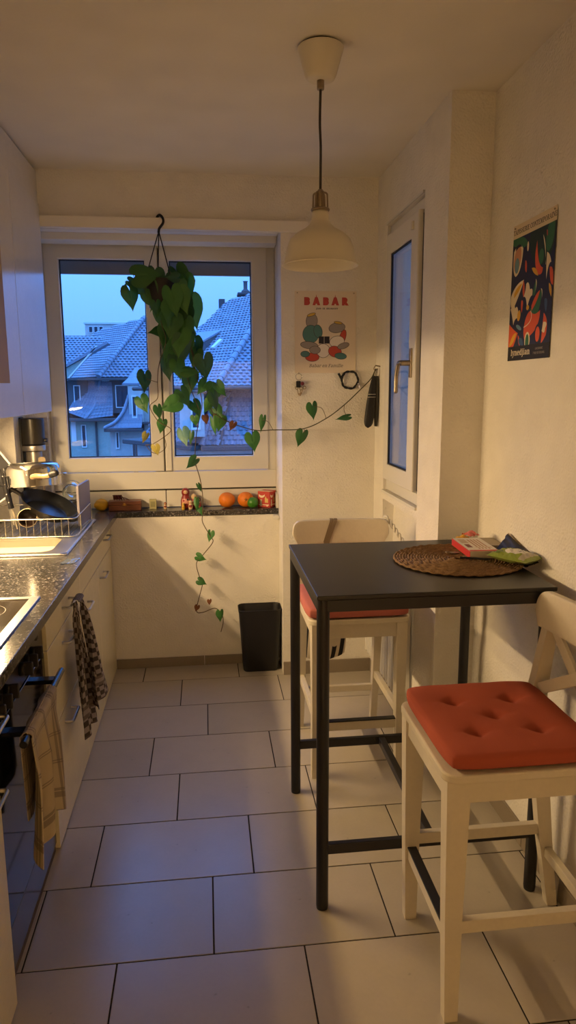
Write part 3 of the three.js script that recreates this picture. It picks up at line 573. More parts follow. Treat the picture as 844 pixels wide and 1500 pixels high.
/* ---------- posters and small things on the walls ---------- */
const texPoster1 = canvasTex(640, 824, (c, w, h) => {
  c.fillStyle = '#e4d6c0'; c.fillRect(0, 0, w, h);
  c.textAlign = 'center'; c.font = 'bold 92px sans-serif';
  const word = 'BABAR'; word.split('').forEach((ch, i) => { const x = 126 + i * 98; c.lineWidth = 14; c.strokeStyle = '#b8403a'; c.strokeText(ch, x, 134); c.fillStyle = '#c24a42'; c.fillText(ch, x, 134); });
  c.fillStyle = '#3a2d2a'; c.font = 'bold 23px sans-serif'; c.fillText('JEAN  DE  BRUNHOFF', w / 2 + 16, 182);
  c.font = 'italic 44px serif'; c.fillText('Babar en Famille', w / 2 + 6, 764);
  // a plain arrangement of coloured pebbles stands in for the drawing
  const E = (col, x, y, a, b, r = 0) => { c.beginPath(); c.ellipse(x, 20 + y * 0.93, a * 0.95, b * 0.9, r, 0, 7); c.fillStyle = col; c.fill(); c.lineWidth = 4; c.strokeStyle = '#4a3c38'; c.stroke(); };
  E('#9a928c', 176, 300, 62, 84, 0.1); E('#4f7e7c', 166, 440, 88, 100, 0.1); E('#4f7e7c', 242, 410, 46, 74, -0.2); E('#9a928c', 440, 370, 90, 56, -0.15); E('#c9503f', 500, 470, 34, 84, 0.3);
  E('#eee6da', 440, 520, 82, 62, -0.2); E('#9a928c', 150, 560, 96, 40, 0.1); E('#eee6da', 296, 620, 74, 78, 0); E('#c9503f', 182, 690, 76, 48, 0); E('#c9503f', 420, 630, 74, 62, 0.3); E('#9a928c', 508, 566, 66, 32, -0.3); E('#4f7e7c', 480, 678, 66, 36, 0.1); E('#9a928c', 210, 612, 60, 44, 0); E('#d4ac4a', 172, 232, 48, 16, -0.3); E('#d4ac4a', 452, 316, 46, 14, 0.15); E('#4f7e7c', 108, 656, 50, 34, 0);
  c.fillStyle = '#26242c'; c.fillRect(250, 452, 54, 72); c.fillRect(308, 452, 54, 72);
});
const texPoster2 = canvasTex(400, 640, (c, w, h) => {
  c.fillStyle = '#1c2140'; c.fillRect(0, 0, w, h);
  c.fillStyle = '#d8c8a6'; c.fillRect(0, 0, w, 62); c.fillStyle = '#171418'; c.fillRect(0, 572, w, 68);
  c.fillStyle = '#2a211d'; c.textAlign = 'center'; c.font = 'bold 30px serif'; c.save(); c.translate(w / 2, 44); c.scale(0.86, 1); c.fillText('TAPISSERIE CONTEMPORAINE', 0, 0); c.restore();
  c.fillStyle = '#e2d3b2'; c.font = 'bold 40px serif'; c.textAlign = 'left'; c.fillText('lynedjian', 28, 616); c.textAlign = 'center'; c.font = '14px sans-serif'; c.fillStyle = '#b5a88e'; c.fillText('LAUSANNE', 302, 598); c.fillText('7 RUE DE BOURG', 302, 618);
  c.save(); c.beginPath(); c.rect(0, 62, w, 510); c.clip();
  const B = (col, pts) => { c.fillStyle = col; c.beginPath(); c.moveTo(pts[0], pts[1]); for (let i = 2; i < pts.length; i += 4) if (i + 3 < pts.length) c.quadraticCurveTo(pts[i], pts[i + 1], pts[i + 2], pts[i + 3]); else c.lineTo(pts[i], pts[i + 1]); c.closePath(); c.fill(); };
  const O = (col, x, y, a, b, r = 0) => { c.fillStyle = col; c.beginPath(); c.ellipse(x, y, a, b, r, 0, 7); c.fill(); };
  const green = '#2f6a45', dk = '#18342f', org = '#d8582c', cream = '#e3d2ac', yel = '#dba52a', blue = '#6f93a0', navy = '#161a33';
  B(green, [0, 62, 120, 50, 150, 110, 100, 130, 0, 90]); B(dk, [170, 62, 330, 60, 400, 62, 400, 240, 260, 230, 150, 180, 170, 62]); O(green, 352, 110, 34, 70, 0.2); O(green, 280, 190, 22, 34);
  B(cream, [12, 120, 60, 70, 104, 120, 96, 230, 40, 240, 4, 230, 12, 120]); O('#c98e6a', 52, 160, 34, 60, 0.2); O(blue, 48, 190, 22, 36); B(navy, [30, 100, 70, 84, 90, 110, 60, 100, 30, 120]);
  B(org, [236, 110, 206, 200, 252, 262, 300, 280, 300, 240, 250, 230, 236, 110]); B(yel, [196, 226, 240, 220, 262, 270, 220, 262, 196, 226]); B(cream, [286, 96, 320, 130, 322, 230, 332, 250, 312, 170, 286, 96]); B('#b8503e', [316, 84, 330, 80, 328, 112, 316, 110, 316, 84]);
  B(cream, [330, 180, 360, 190, 372, 230, 345, 226, 336, 300, 326, 240, 330, 180]); B(org, [130, 180, 152, 176, 148, 236, 128, 238, 130, 180]); O(cream, 150, 120, 9, 22);
  B(cream, [4, 330, 40, 270, 128, 266, 90, 330, 24, 400, -6, 370, 4, 330]); B(yel, [34, 320, 60, 284, 112, 280, 80, 320, 34, 340]); B(org, [120, 266, 150, 300, 132, 350, 110, 330, 120, 266]);
  B(cream, [150, 290, 176, 270, 190, 320, 224, 310, 214, 350, 188, 350, 170, 410, 160, 340, 130, 346, 150, 320, 150, 290]); B(org, [110, 360, 140, 350, 120, 420, 104, 390, 110, 360]); B(green, [240, 290, 270, 280, 240, 350, 200, 370, 240, 290]); B(cream, [240, 280, 262, 290, 240, 340, 250, 310, 240, 280]);
  B(green, [196, 410, 250, 400, 296, 330, 316, 350, 280, 430, 230, 460, 196, 410]); B(org, [212, 396, 250, 340, 286, 336, 270, 380, 216, 420]); B(cream, [292, 330, 316, 330, 304, 380, 308, 350, 292, 330]);
  B(org, [150, 480, 166, 420, 208, 418, 240, 452, 296, 424, 300, 520, 160, 545, 140, 520, 150, 480]); c.strokeStyle = cream; c.lineWidth = 5; c.beginPath(); c.moveTo(208, 418); c.quadraticCurveTo(244, 470, 146, 488); c.stroke();
  B(cream, [6, 390, 40, 350, 50, 390, 74, 370, 84, 410, 110, 400, 90, 440, 50, 430, 40, 470, 28, 430, 6, 390]); O(yel, 92, 428, 16, 26, 0.2); O(yel, 176, 400, 14, 12);
  B(org, [0, 460, 40, 490, 90, 510, 60, 560, 0, 640, 0, 460]); B(yel, [10, 560, 40, 500, 76, 510, 50, 560, 10, 572]); B('#c9564a', [90, 520, 110, 520, 116, 572, 100, 572, 90, 520]); O(blue, 96, 484, 30, 10, 0.4);
  O(cream, 186, 552, 26, 40); O(green, 186, 558, 17, 36); O(navy, 286, 530, 34, 46); O(org, 282, 530, 20, 34); B(org, [330, 440, 380, 470, 360, 540, 330, 572, 318, 572, 330, 440]); B(cream, [330, 480, 380, 480, 350, 510, 350, 540, 320, 520, 330, 480]);
  B(org, [360, 250, 400, 240, 400, 330, 370, 330, 360, 250]); B(yel, [362, 316, 396, 330, 390, 380, 360, 350, 362, 316]); B('#39597a', [330, 380, 370, 370, 350, 440, 330, 420, 330, 380]); B('#39597a', [100, 540, 140, 520, 150, 572, 100, 572, 100, 540]);
  c.restore();
});
function poster(name, label, w, h, tex, pos, turn) {
  const t = thing(name, label, 'poster', pos, turn); const mat = std('#ffffff', 0.7, { map: tex });
  const g = sheet(16, 20, (u, v) => [(u - 0.5) * w, (0.5 - v) * h, 0.0015 + 0.0022 * Math.pow(Math.abs(u * 2 - 1), 6) * (0.4 + 0.6 * v)], 0.0007);
  part(t, 'sheet', g, mat);
  for (const [sx, sy] of [[-1, 1], [1, 1]]) part(t, 'pin', put(new THREE.SphereGeometry(0.0032, 10, 6), sx * (w / 2 - 0.014), sy * (h / 2 - 0.010), 0.004), M.nickel);
  return t;
}
poster('wall_poster', 'cream poster with a red headline and pebble shapes right of the window', 0.335, 0.430, texPoster1, [0.658, 1.943, ZB + 0.001], 0);
poster('wall_poster', 'tall colourful abstract tapestry poster on the right wall above the table', 0.312, 0.466, texPoster2, [XR - 0.001, 1.972, -2.343], -PI / 2);
{
  const t = thing('key_bunch', 'bunch of keys and charms hanging on a hook below the cream poster', 'keys', [0.510, 1.70, ZB + 0.012]);
  part(t, 'hook', merge([rod([0, 0.024, -0.012], [0, 0.024, 0.006], 0.002), rod([0, 0.024, 0.006], [0, 0.032, 0.006], 0.002)]), M.nickel); part(t, 'ring', put(new THREE.TorusGeometry(0.017, 0.0016, 8, 28), 0, 0.008, 0.002), M.chrome);
  part(t, 'fob', bx(-0.014, 0.010, -0.05, -0.014, -0.006, 0.006, 0.004), M.black); part(t, 'charm', put(new THREE.SphereGeometry(0.010, 14, 10), 0.020, -0.028, 0.004), std('#7a2f3a', 0.4));
  for (const [x, y, r] of [[-0.008, -0.062, 0.25], [0.010, -0.066, -0.2], [0.024, -0.060, -0.6]]) part(t, 'key', put(merge([put(new THREE.TorusGeometry(0.008, 0.0022, 6, 16), 0, 0.012, 0), bx(-0.002, 0.002, -0.03, 0.005, -0.001, 0.001), bx(0.002, 0.006, -0.028, -0.018, -0.001, 0.001)]), x, y, 0.004, 0, 0, r), M.nickel);
}
{
  const t = thing('cable_coil', 'black cable coiled into a ring on the wall below the cream poster', 'cable', [0.792, 1.690, ZB + 0.012]);
  const pts = []; for (let i = 0; i <= 44; i++) { const a = i / 44 * 2 * PI * 2.1 + 2.4, r = 0.046 + 0.003 * Math.sin(i * 1.7); pts.push([r * Math.cos(a), r * Math.sin(a), 0.004 * Math.sin(i * 0.9)]); }
  part(t, 'cable', tube(pts, 0.0042, 160, 8), M.black);
  part(t, 'plug', put(bx(-0.006, 0.006, -0.016, 0.016, -0.004, 0.004, 0.002), -0.056, 0.022, 0.003, 0, 0, 0.5), M.blackPlastic); part(t, 'plug', put(bx(-0.005, 0.005, -0.016, 0.014, -0.004, 0.004, 0.002), 0.050, -0.030, 0.004, 0, 0, 0.3), M.chrome);
  part(t, 'tack', rod([0, 0.048, -0.012], [0, 0.048, 0.008], 0.002), M.nickel);
}
{
  const hx = 0.918, hz = -3.735;
  solo('wall_hook', merge([rod([XW, 1.76, hz], [0.915, 1.765, hz], 0.0035), tube([[0.915, 1.765, hz], [0.906, 1.748, hz], [0.915, 1.738, hz], [0.924, 1.748, hz]], 0.003, 16)]), M.nickel, 'small metal hook in the right wall holding a black pouch', 'hook');
  const t = thing('hanging_pouch', 'long black pouch with two pale stripes hanging in the corner by the narrow window', 'pouch', [hx - 0.012, 1.43, hz]);
  const prof = (h) => 0.007 + 0.019 * Math.pow(Math.sin(Math.pow(Math.max(0, 1 - h), 0.8) * PI * 0.62), 1.0);
  const g = sheet(24, 30, (u, v) => { const a = u * 2 * PI, h = v, r = v < 0.14 ? prof(h) * Math.sqrt(Math.max(0.003, 1 - Math.pow(1 - v / 0.14, 2))) : prof(h); return [(Math.cos(a) * r) + (h - 1) * 0.028, 0.002 + h * 0.278, Math.sin(a) * r * 0.55]; });
  part(t, 'pouch_body', g, std('#131217', 0.55, { side: THREE.DoubleSide }));
  for (const y of [0.168, 0.183]) part(t, 'stripe', put(new THREE.TorusGeometry(prof(y / 0.28) + 0.0006, 0.0014, 6, 30), (y / 0.28 - 1) * 0.028, y, 0, PI / 2, 0, 0).applyMatrix4(new THREE.Matrix4().makeScale(1, 1, 0.6)), std('#cfc9bd', 0.6));
  part(t, 'loop', tube([[-0.002, 0.275, 0], [0.004, 0.30, 0], [0.010, 0.318, 0], [0.011, 0.30, 0.004], [0.004, 0.275, 0.002]], 0.0022, 24), M.black);
  const u = thing('folded_bag', 'narrow grey folded bag hanging behind the black pouch', 'bag', [hx + 0.008, 1.44, hz - 0.02]);
  part(u, 'bag_body', sheet(16, 24, (a, v) => { const r = 0.008 + 0.010 * Math.sin(Math.PI * Math.min(1, 0.15 + (1 - v) * 0.8)); return [Math.cos(a * 2 * PI) * r * 0.8, v * 0.27, Math.sin(a * 2 * PI) * r * 1.3]; }), std('#3b3a35', 0.7, { side: THREE.DoubleSide })); part(u, 'loop', tube([[0, 0.27, 0], [0.002, 0.30, 0.01], [0.0, 0.308, 0.018]], 0.002, 12), M.black);
}

{
  // two white strands twisted round each other, hooked over the rail end of the far stool
  const path = new THREE.CatmullRomCurve3([V(0.822, 1.030, -3.165), V(0.832, 1.046, -3.15), V(0.846, 1.030, -3.135), V(0.872, 0.985, -3.10), V(0.90, 0.925, -3.06), V(0.905, 0.82, -3.05), V(0.905, 0.60, -3.05)]);
  const strand = (ph) => { const pts = []; for (let i = 0; i <= 120; i++) { const k = i / 120, c = path.getPointAt(k), d = path.getTangentAt(k), a = new THREE.Vector3(0, 0, 1).cross(d).normalize(), b = d.clone().cross(a); const an = k * 62 + ph; pts.push(c.addScaledVector(a, 0.0055 * Math.cos(an)).addScaledVector(b, 0.0055 * Math.sin(an))); } return tube(pts, 0.0058, 240, 6); };
  const t = thing('twisted_cord', 'white twisted cord hooked over the right end of the far stool rail', 'cord', [0.83, 1.03, -3.15]);
  partW(t, 'strand', strand(0), M.frame); partW(t, 'strand', strand(PI), M.frame);
}

/* ---------- bin, tote bag ---------- */
{
  const t = thing('waste_bin', 'black rounded rectangular waste bin on the floor under the right end of the sill', 'bin', [0.292, 0, -3.95]);
  const N = 48, ring = (w, d, r, y) => { const s = rrect(w, d, r).getSpacedPoints(N); return s.slice(0, N).map((p) => [p.x, y, p.y]); };
  const secs = [ring(0.196, 0.120, 0.022, 0.001), ring(0.206, 0.128, 0.030, 0.006), ring(0.248, 0.150, 0.036, 0.352), ring(0.256, 0.156, 0.038, 0.368), ring(0.258, 0.158, 0.038, 0.378), ring(0.252, 0.152, 0.036, 0.380), ring(0.246, 0.146, 0.034, 0.374), ring(0.200, 0.122, 0.026, 0.012)];
  const pos = [], idx = []; secs.forEach((s) => s.forEach((p) => pos.push(...p)));
  for (let k = 0; k < secs.length - 1; k++) for (let i = 0; i < N; i++) { const a = k * N + i, b = k * N + (i + 1) % N; idx.push(a, a + N, b, b, a + N, b + N); }
  for (const k of [0, secs.length - 1]) { const c = pos.length / 3; pos.push(0, secs[k][0][1], 0); for (let i = 0; i < N; i++) k ? idx.push(c, k * N + (i + 1) % N, k * N + i) : idx.push(c, k * N + i, k * N + (i + 1) % N); }
  const g = new THREE.BufferGeometry(); g.setAttribute('position', new THREE.Float32BufferAttribute(pos, 3)); g.setIndex(idx);
  part(t, 'bin_body', toCreasedNormals(g.toNonIndexed(), 0.7), std('#19181a', 0.45, { side: THREE.DoubleSide }));
}
{
  const tx = canvasTex(256, 256, (c, w, h) => { c.fillStyle = '#cfc4ad'; c.fillRect(0, 0, w, h); c.fillStyle = '#1a191d'; for (const [x, ww] of [[10, 34], [70, 16], [104, 44], [176, 22], [220, 24]]) { c.beginPath(); c.moveTo(x, 0); c.lineTo(x + ww, 0); c.lineTo(x + ww + 14, 130); c.lineTo(x + ww - 4, 256); c.lineTo(x - 6, 256); c.lineTo(x + 10, 120); c.fill(); } c.fillStyle = '#cfc4ad'; c.beginPath(); c.arc(190, 180, 30, 0, 7); c.fill(); c.fillStyle = '#1a191d'; c.beginPath(); c.arc(60, 80, 22, 0, 7); c.fill(); });
  const t = thing('tote_bag', 'black and white patterned tote bag hanging from the back of the far stool', 'bag', [0.545, 0.31, -3.24]);
  const f = (s) => (u, v) => { const a = u * 2 - 1; const fill = Math.sin(Math.min(1, 0.15 + v * 1.2) * PI * 0.5) * (1 - Math.pow(v, 10) * 0.7); return [a * (0.112 + 0.012 * Math.sin(v * 3)) , 0.40 - v * (0.385 - 0.03 * a * a) , s * (0.006 + 0.042 * fill * (1 - Math.pow(Math.abs(a), 3))) + 0.006 * noise.noise(a * 3, v * 4, s)]; };
  part(t, 'bag_body', merge([sheet(24, 24, f(1)), sheet(24, 24, f(-1))]), std('#ffffff', 0.9, { map: tx, side: THREE.DoubleSide }));
  for (const [dx, k] of [[0, 0], [0.030, 1]]) {
    const c = new THREE.CatmullRomCurve3([V(0.500 + dx, 0.70, -3.235), V(0.545 + dx, 0.90, -3.185), V(0.570 + dx, 1.02, -3.172), V(0.574 + dx * 0.6, 1.0475, -3.160), V(0.572 + dx * 0.6, 1.040, -3.139), V(0.555 + dx * 0.5, 0.99, -3.131), V(0.536 + dx * 0.5, 0.93, -3.126), V(0.520 + dx, 0.85, -3.150), V(0.505 + dx, 0.70, -3.228)]);
    partW(t, 'strap', sheet(2, 48, (u, v) => { const p = c.getPointAt(v); return [p.x + (u - 0.5) * 0.016, p.y, p.z + k * 0.0008]; }, 0.0014), std('#7c6a52', 0.8, { side: THREE.DoubleSide }));
  }
}

/* ---------- towels ---------- */
const texCheck = canvasTex(256, 512, (c, w, h) => { c.fillStyle = '#968d8a'; c.fillRect(0, 0, w, h); c.fillStyle = '#443c3b'; const n = 12, s = w / n; for (let j = 0; j < 24; j++) for (let i = 0; i < n; i++) if ((i + j) % 2) c.fillRect(i * s, j * s, s, s); c.fillStyle = '#6d625e'; c.fillRect(0, 395, w, 46); c.fillStyle = '#968d8a'; c.fillRect(0, 408, w, 18); c.fillStyle = '#5a4f4d'; c.fillRect(0, 504, w, 8); });
const texPlaid = canvasTex(256, 512, (c, w, h) => { c.fillStyle = '#b9a98e'; c.fillRect(0, 0, w, h); c.globalAlpha = 0.55; c.fillStyle = '#6f655f'; for (const x of [12, 24, 104, 112, 188, 198, 210]) c.fillRect(x, 0, 6, h); for (const y of [60, 72, 180, 190, 300, 310, 420, 436, 448]) c.fillRect(0, y, w, y > 400 ? 12 : 5); c.globalAlpha = 0.3; c.fillRect(196, 0, 60, h); c.globalAlpha = 1; });
const clothMat = (tx) => std('#ffffff', 0.95, { map: tx, side: THREE.DoubleSide, bumpMap: rep(texCloth, 14), bumpScale: 0.0005 });
{
  const mt = clothMat(texCheck);
  // two tails of one towel pulled through the handle
  const tail = (zt, ztw, zb0, zb1, xb, yb, ph, shift) => sheet(26, 40, (u, v) => {
    const k = Math.pow(v, 0.75), zc = zt + ztw * (u - 0.5), zz = zc * (1 - k) + (zb0 + (zb1 - zb0) * u) * k; const fold = Math.sin(u * 2 * PI * 1.5 + ph) * (0.010 + 0.010 * v) + 0.004 * Math.sin(u * 21 + v * 5);
    const over = v < 0.07 ? Math.sqrt(1 - Math.pow(1 - v / 0.07, 2)) : 1;
    return [-0.522 + shift + (xb + 0.522 - shift) * k + fold * Math.min(1, v * 6 + 0.25), 0.842 - (1 - over) * 0.010 - v * (0.842 - yb) + 0.012 * Math.sin(u * 5 + ph) * v, zz];
  }, 0.003);
  const t = thing('checked_towel', 'grey-brown checked kitchen towel hanging in two tails from the drawer handle', 'towel', [-0.5, 0.32, -2.72]);
  partW(t, 'towel_cloth', merge([tail(-2.675, 0.055, -2.56, -2.80, -0.492, 0.315, 0.4, 0), tail(-2.715, 0.06, -2.64, -2.97, -0.455, 0.395, 2.2, 0.014), sheet(12, 12, (u, v) => { const a = v * PI; return [-0.529 + 0.017 - Math.cos(a) * 0.017, 0.838 + Math.sin(a) * 0.013, -2.66 - u * 0.085]; }, 0.003)]), mt);
}
{
  const mt = clothMat(texPlaid), bX = -0.498, bY = 0.722, r = 0.0135;
  const t = thing('plaid_towel', 'beige plaid tea towel draped over the oven handle', 'towel', [-0.49, 0.36, -1.95]);
  const front = sheet(40, 50, (u, v) => {
    const zt = -1.815 - 0.31 * u, zb = -1.70 - 0.37 * u; const k = v * v * 0.4 + v * 0.6, fold = (0.009 + 0.012 * v) * Math.sin(u * 2 * PI * 2.6 + 0.6 + v) + 0.004 * Math.sin(u * 31 + v * 3), len = 0.345 + 0.03 * Math.sin(u * 6.5 + 1) - 0.055 * (1 - u);
    if (v < 0.08) { const a = (v / 0.08) * PI * 0.5; return [bX + Math.sin(a) * (r + 0.002) , bY + Math.cos(a) * r + 0.002 * Math.sin(u * 31), zt]; }
    const q = (v - 0.08) / 0.92; return [bX + r + 0.002 + fold * Math.min(1, q * 3) + 0.012 * q, bY - q * len, zt * (1 - k) + zb * k];
  }, 0.0028);
  const back = sheet(30, 20, (u, v) => { const zt = -1.815 - 0.31 * u; if (v < 0.2) { const a = (v / 0.2) * PI * 0.5; return [bX - Math.sin(a) * r, bY + Math.cos(a) * r, zt]; } const q = (v - 0.2) / 0.8; return [bX - r - 0.004 + 0.004 * Math.sin(u * 14), bY - q * 0.26, zt - 0.02 * q]; }, 0.0028);
  partW(t, 'towel_cloth', merge([front, back]), mt);
}

/* ---------- on the granite sill ---------- */
const fruit = (r, k, squash = 0.94) => { const g = new THREE.SphereGeometry(r, 40, 28), p = g.attributes.position; for (let i = 0; i < p.count; i++) { const x = p.getX(i), y = p.getY(i), z = p.getZ(i), n = 1 + 0.02 * noise.noise(x * 22 + k, y * 22, z * 22), a = Math.hypot(x, z) / r; const dim = y > 0 ? 1 - 0.06 * Math.exp(-a * a / 0.03) : 1 - 0.05 * Math.exp(-a * a / 0.05); p.setXYZ(i, x * n, y * n * squash * dim, z * n); } g.computeVertexNormals(); return metric(g); };
{
  const t = thing('lemon', 'yellow lemon on the worktop corner, left of the small wooden box', 'lemon', [-0.612, SILL + 0.035, -4.105], 0.5);
  const g = new THREE.SphereGeometry(0.0365, 40, 28), p = g.attributes.position; for (let i = 0; i < p.count; i++) { const x = p.getX(i), k = x / 0.0365, a = Math.abs(k); const tip = a > 0.86 ? (a - 0.86) * 0.35 : 0; const n = 1 + 0.02 * noise.noise(x * 30, p.getY(i) * 30, p.getZ(i) * 30); p.setXYZ(i, (x * 1.10 + Math.sign(k) * tip * 0.0365 * 2), p.getY(i) * n * 0.96, p.getZ(i) * n * 0.96); } g.computeVertexNormals();
  part(t, 'peel', metric(g), M.lemon); part(t, 'stem_end', put(new THREE.SphereGeometry(0.004, 10, 8), 0.0425, 0, 0), std('#6a5a1e', 0.7));
}
{
  const t = thing('wooden_box', 'small hinged reddish wooden box with a brass clasp on the sill', 'box', [-0.478, SILL, -4.118], 0.02);
  part(t, 'box_base', bx(-0.092, 0.092, 0.001, 0.034, -0.04, 0.04, 0.002), M.wood); part(t, 'lid', bx(-0.093, 0.093, 0.0355, 0.056, -0.041, 0.041, 0.002), M.wood);
  const c = part(t, 'clasp', merge([bx(-0.006, 0.006, 0.030, 0.047, 0.040, 0.0425, 0.0006), rod([-0.012, 0.035, 0.0425], [0.012, 0.035, 0.0425], 0.0022, 0.0022, 8), rod([0, 0.043, 0.041], [0, 0.043, 0.046], 0.003, 0.003, 8)]), M.brass);
  const k = thing('hair_claw', 'dark reddish hair claw clip lying on the small wooden box', 'hair clip', [-0.520, SILL + 0.0575, -4.118]);
  part(k, 'shell', merge([sheet(14, 10, (u, v) => [(u - 0.5) * 0.052, 0.004 + 0.030 * Math.sin(v * PI * 0.62), -0.012 + 0.030 * v], 0.002)]), std('#5a1f1c', 0.25));
  for (let i = 0; i < 5; i++) part(k, 'tooth', tube([[-0.020 + i * 0.010, 0.030, 0.014], [-0.018 + i * 0.012, 0.024, 0.026], [-0.014 + i * 0.014, 0.006, 0.028]], 0.0022, 10, 6), std('#4a1a1a', 0.25));
  part(k, 'tooth', tube([[0.02, 0.020, 0.012], [0.045, 0.014, 0.014], [0.066, 0.004, 0.012]], 0.003, 12, 6), std('#5a3a28', 0.3));
}
{
  const t = thing('small_card_box', 'tiny upright pale greenish carton on the sill, right of the wooden box', 'box', [-0.318, SILL, -4.125]);
  part(t, 'box_body', bx(-0.020, 0.020, 0.0005, 0.059, -0.011, 0.011, 0.001), std('#b0a878', 0.6)); part(t, 'label', bx(-0.013, 0.013, 0.014, 0.046, 0.0108, 0.0114), std('#8f8a5e', 0.6));
}
function doll(name, label, cat, pos, h, body, coat, base, group) {
  const t = thing(name, label, cat, pos, 0, group || (name === 'nesting_doll' ? 'nesting dolls on the sill' : undefined)); const k = h / 0.11;
  part(t, 'body', lathe([[0, 0], [0.021, 0], [0.023, 0.004], [0.026, 0.022], [0.0265, 0.04], [0.023, 0.058], [0.0185, 0.068], [0.0175, 0.072]].map(([r, y]) => [r * k, y * k]), 28), coat);
  part(t, 'head', put(lathe([[0.0175, 0], [0.0215, 0.010], [0.0215, 0.020], [0.0165, 0.032], [0.008, 0.038], [0, 0.039]].map(([r, y]) => [r * k, y * k]), 28), 0, 0.071 * k, 0), body);
  part(t, 'face', put(new THREE.SphereGeometry(0.0145 * k, 20, 14), 0, 0.088 * k, 0.0092 * k), std('#e3bd8e', 0.4));
  part(t, 'eyes', merge([-1, 1].map((s) => put(new THREE.SphereGeometry(0.0017 * k, 8, 6), s * 0.0055 * k, 0.090 * k, 0.0224 * k))), M.black);
  part(t, 'apron', put(sheet(10, 12, (u, v) => { const a = (u - 0.5) * 1.7, r = (0.0225 + 0.0046 * Math.sin(v * PI)) * k; return [Math.sin(a) * r, (0.014 + 0.044 * (1 - v)) * k, Math.cos(a) * r]; }, 0.0006), 0, 0, 0), base);
  for (const [x, y, c] of [[-0.010, 0.044, '#b8323a'], [0.011, 0.050, '#2a1a1c'], [0.004, 0.026, '#8c2430']]) part(t, 'painted_flower', put(new THREE.SphereGeometry(0.0055 * k, 10, 8), x * k, y * k, 0.0225 * k), std(c, 0.4));
  return t;
}
const red = std('#8e2a26', 0.35), cream = std('#dcc092', 0.4), pinkish = std('#d99a86', 0.4);
doll('nesting_doll', 'tallest nesting doll, dark red headscarf and pink flowers, leftmost of its family', 'doll', [-0.126, SILL, -4.12], 0.122, red, red, pinkish);
doll('nesting_doll', 'middle-sized red nesting doll right behind the little cream one', 'doll', [-0.078, SILL, -4.128], 0.085, cream, red, cream);
doll('nesting_doll', 'small cream nesting doll in front, between the two red ones', 'doll', [-0.098, SILL, -4.088], 0.052, cream, cream, red);
doll('nesting_doll', 'brownish small nesting doll at the right end of the family, beside the vine', 'doll', [-0.050, SILL, -4.110], 0.066, std('#4a2a22', 0.4), std('#9a6a48', 0.4), red);
doll('nesting_doll', 'tiny yellow nesting doll at the foot of the tallest one', 'doll', [-0.140, SILL, -4.078], 0.040, std('#d9b02c', 0.4), std('#d9b02c', 0.4), std('#c99a24', 0.4));
doll('figurine', 'tiny reddish figurine standing alone between the pale carton and the dolls', 'figurine', [-0.247, SILL, -4.12], 0.040, std('#8c3a22', 0.4), cream, std('#8c3a22', 0.4));
for (const [x, lab, st] of [[0.116, 'left of the two oranges on the sill, smooth side out', 0], [0.228, 'right of the two oranges on the sill, showing its star-shaped stem end', 1]]) {
  const t = thing('orange', lab, 'orange', [x, SILL + 0.0455, -4.115], 0, 'oranges on the granite sill');
  part(t, 'peel', fruit(0.0485, x * 50), M.orange);
  if (st) part(t, 'calyx', merge([0, 1, 2, 3, 4].map((i) => put(bx(-0.0012, 0.0012, 0, 0.011, 0.0475, 0.0492), 0, 0, 0, 0, 0, i * 1.257)).concat([put(new THREE.SphereGeometry(0.0035, 10, 8), 0, 0, 0.0475)])).applyMatrix4(new THREE.Matrix4().makeRotationX(-0.12)), std('#6a5a2a', 0.7));
}
{ const t = thing('lime', 'small green lime in front of the right orange', 'lime', [0.268, SILL + 0.0325, -4.078]); part(t, 'peel', fruit(0.034, 3, 0.95), M.lime); part(t, 'stem_end', put(new THREE.SphereGeometry(0.0035, 10, 8), -0.012, 0.028, 0.010), std('#4a5a1e', 0.7)); }
{
  const tx = canvasTex(256, 256, (c, w, h) => { c.fillStyle = '#c0382c'; c.fillRect(0, 0, w, h); c.fillStyle = '#e8d6b6'; c.beginPath(); c.moveTo(20, 40); c.quadraticCurveTo(90, 90, 150, 40); c.lineTo(150, 70); c.quadraticCurveTo(90, 130, 20, 80); c.fill(); c.fillRect(40, 130, 46, 110); c.fillStyle = '#d9b86a'; c.fillRect(150, 110, 70, 70); c.beginPath(); c.moveTo(150, 110); c.lineTo(170, 70); c.lineTo(190, 110); c.fill(); c.fillStyle = '#e8d6b6'; c.fillRect(20, 210, 220, 14); c.beginPath(); c.arc(200, 225, 18, 0, 7); c.fill(); });
  const t = thing('printed_box', 'red and cream printed carton at the right end of the sill', 'box', [0.355, SILL, -4.115], -0.55);
  part(t, 'box_body', bx(-0.040, 0.040, 0.0005, 0.096, -0.040, 0.040, 0.002), std('#c0382c', 0.5)); const pm = std('#ffffff', 0.5, { map: tx });
  part(t, 'printed_front', put(new THREE.PlaneGeometry(0.078, 0.092), 0, 0.048, 0.0404), pm); part(t, 'printed_side', put(new THREE.PlaneGeometry(0.078, 0.092), -0.0404, 0.048, 0, 0, -PI / 2), pm); part(t, 'printed_side', put(new THREE.PlaneGeometry(0.078, 0.092), 0.0404, 0.048, 0, 0, PI / 2), pm); part(t, 'lid_flap', put(bx(-0.040, 0.040, -0.001, 0.001, -0.080, 0), 0, 0.0975, 0.040, -0.06), std('#e2cfae', 0.5));
}

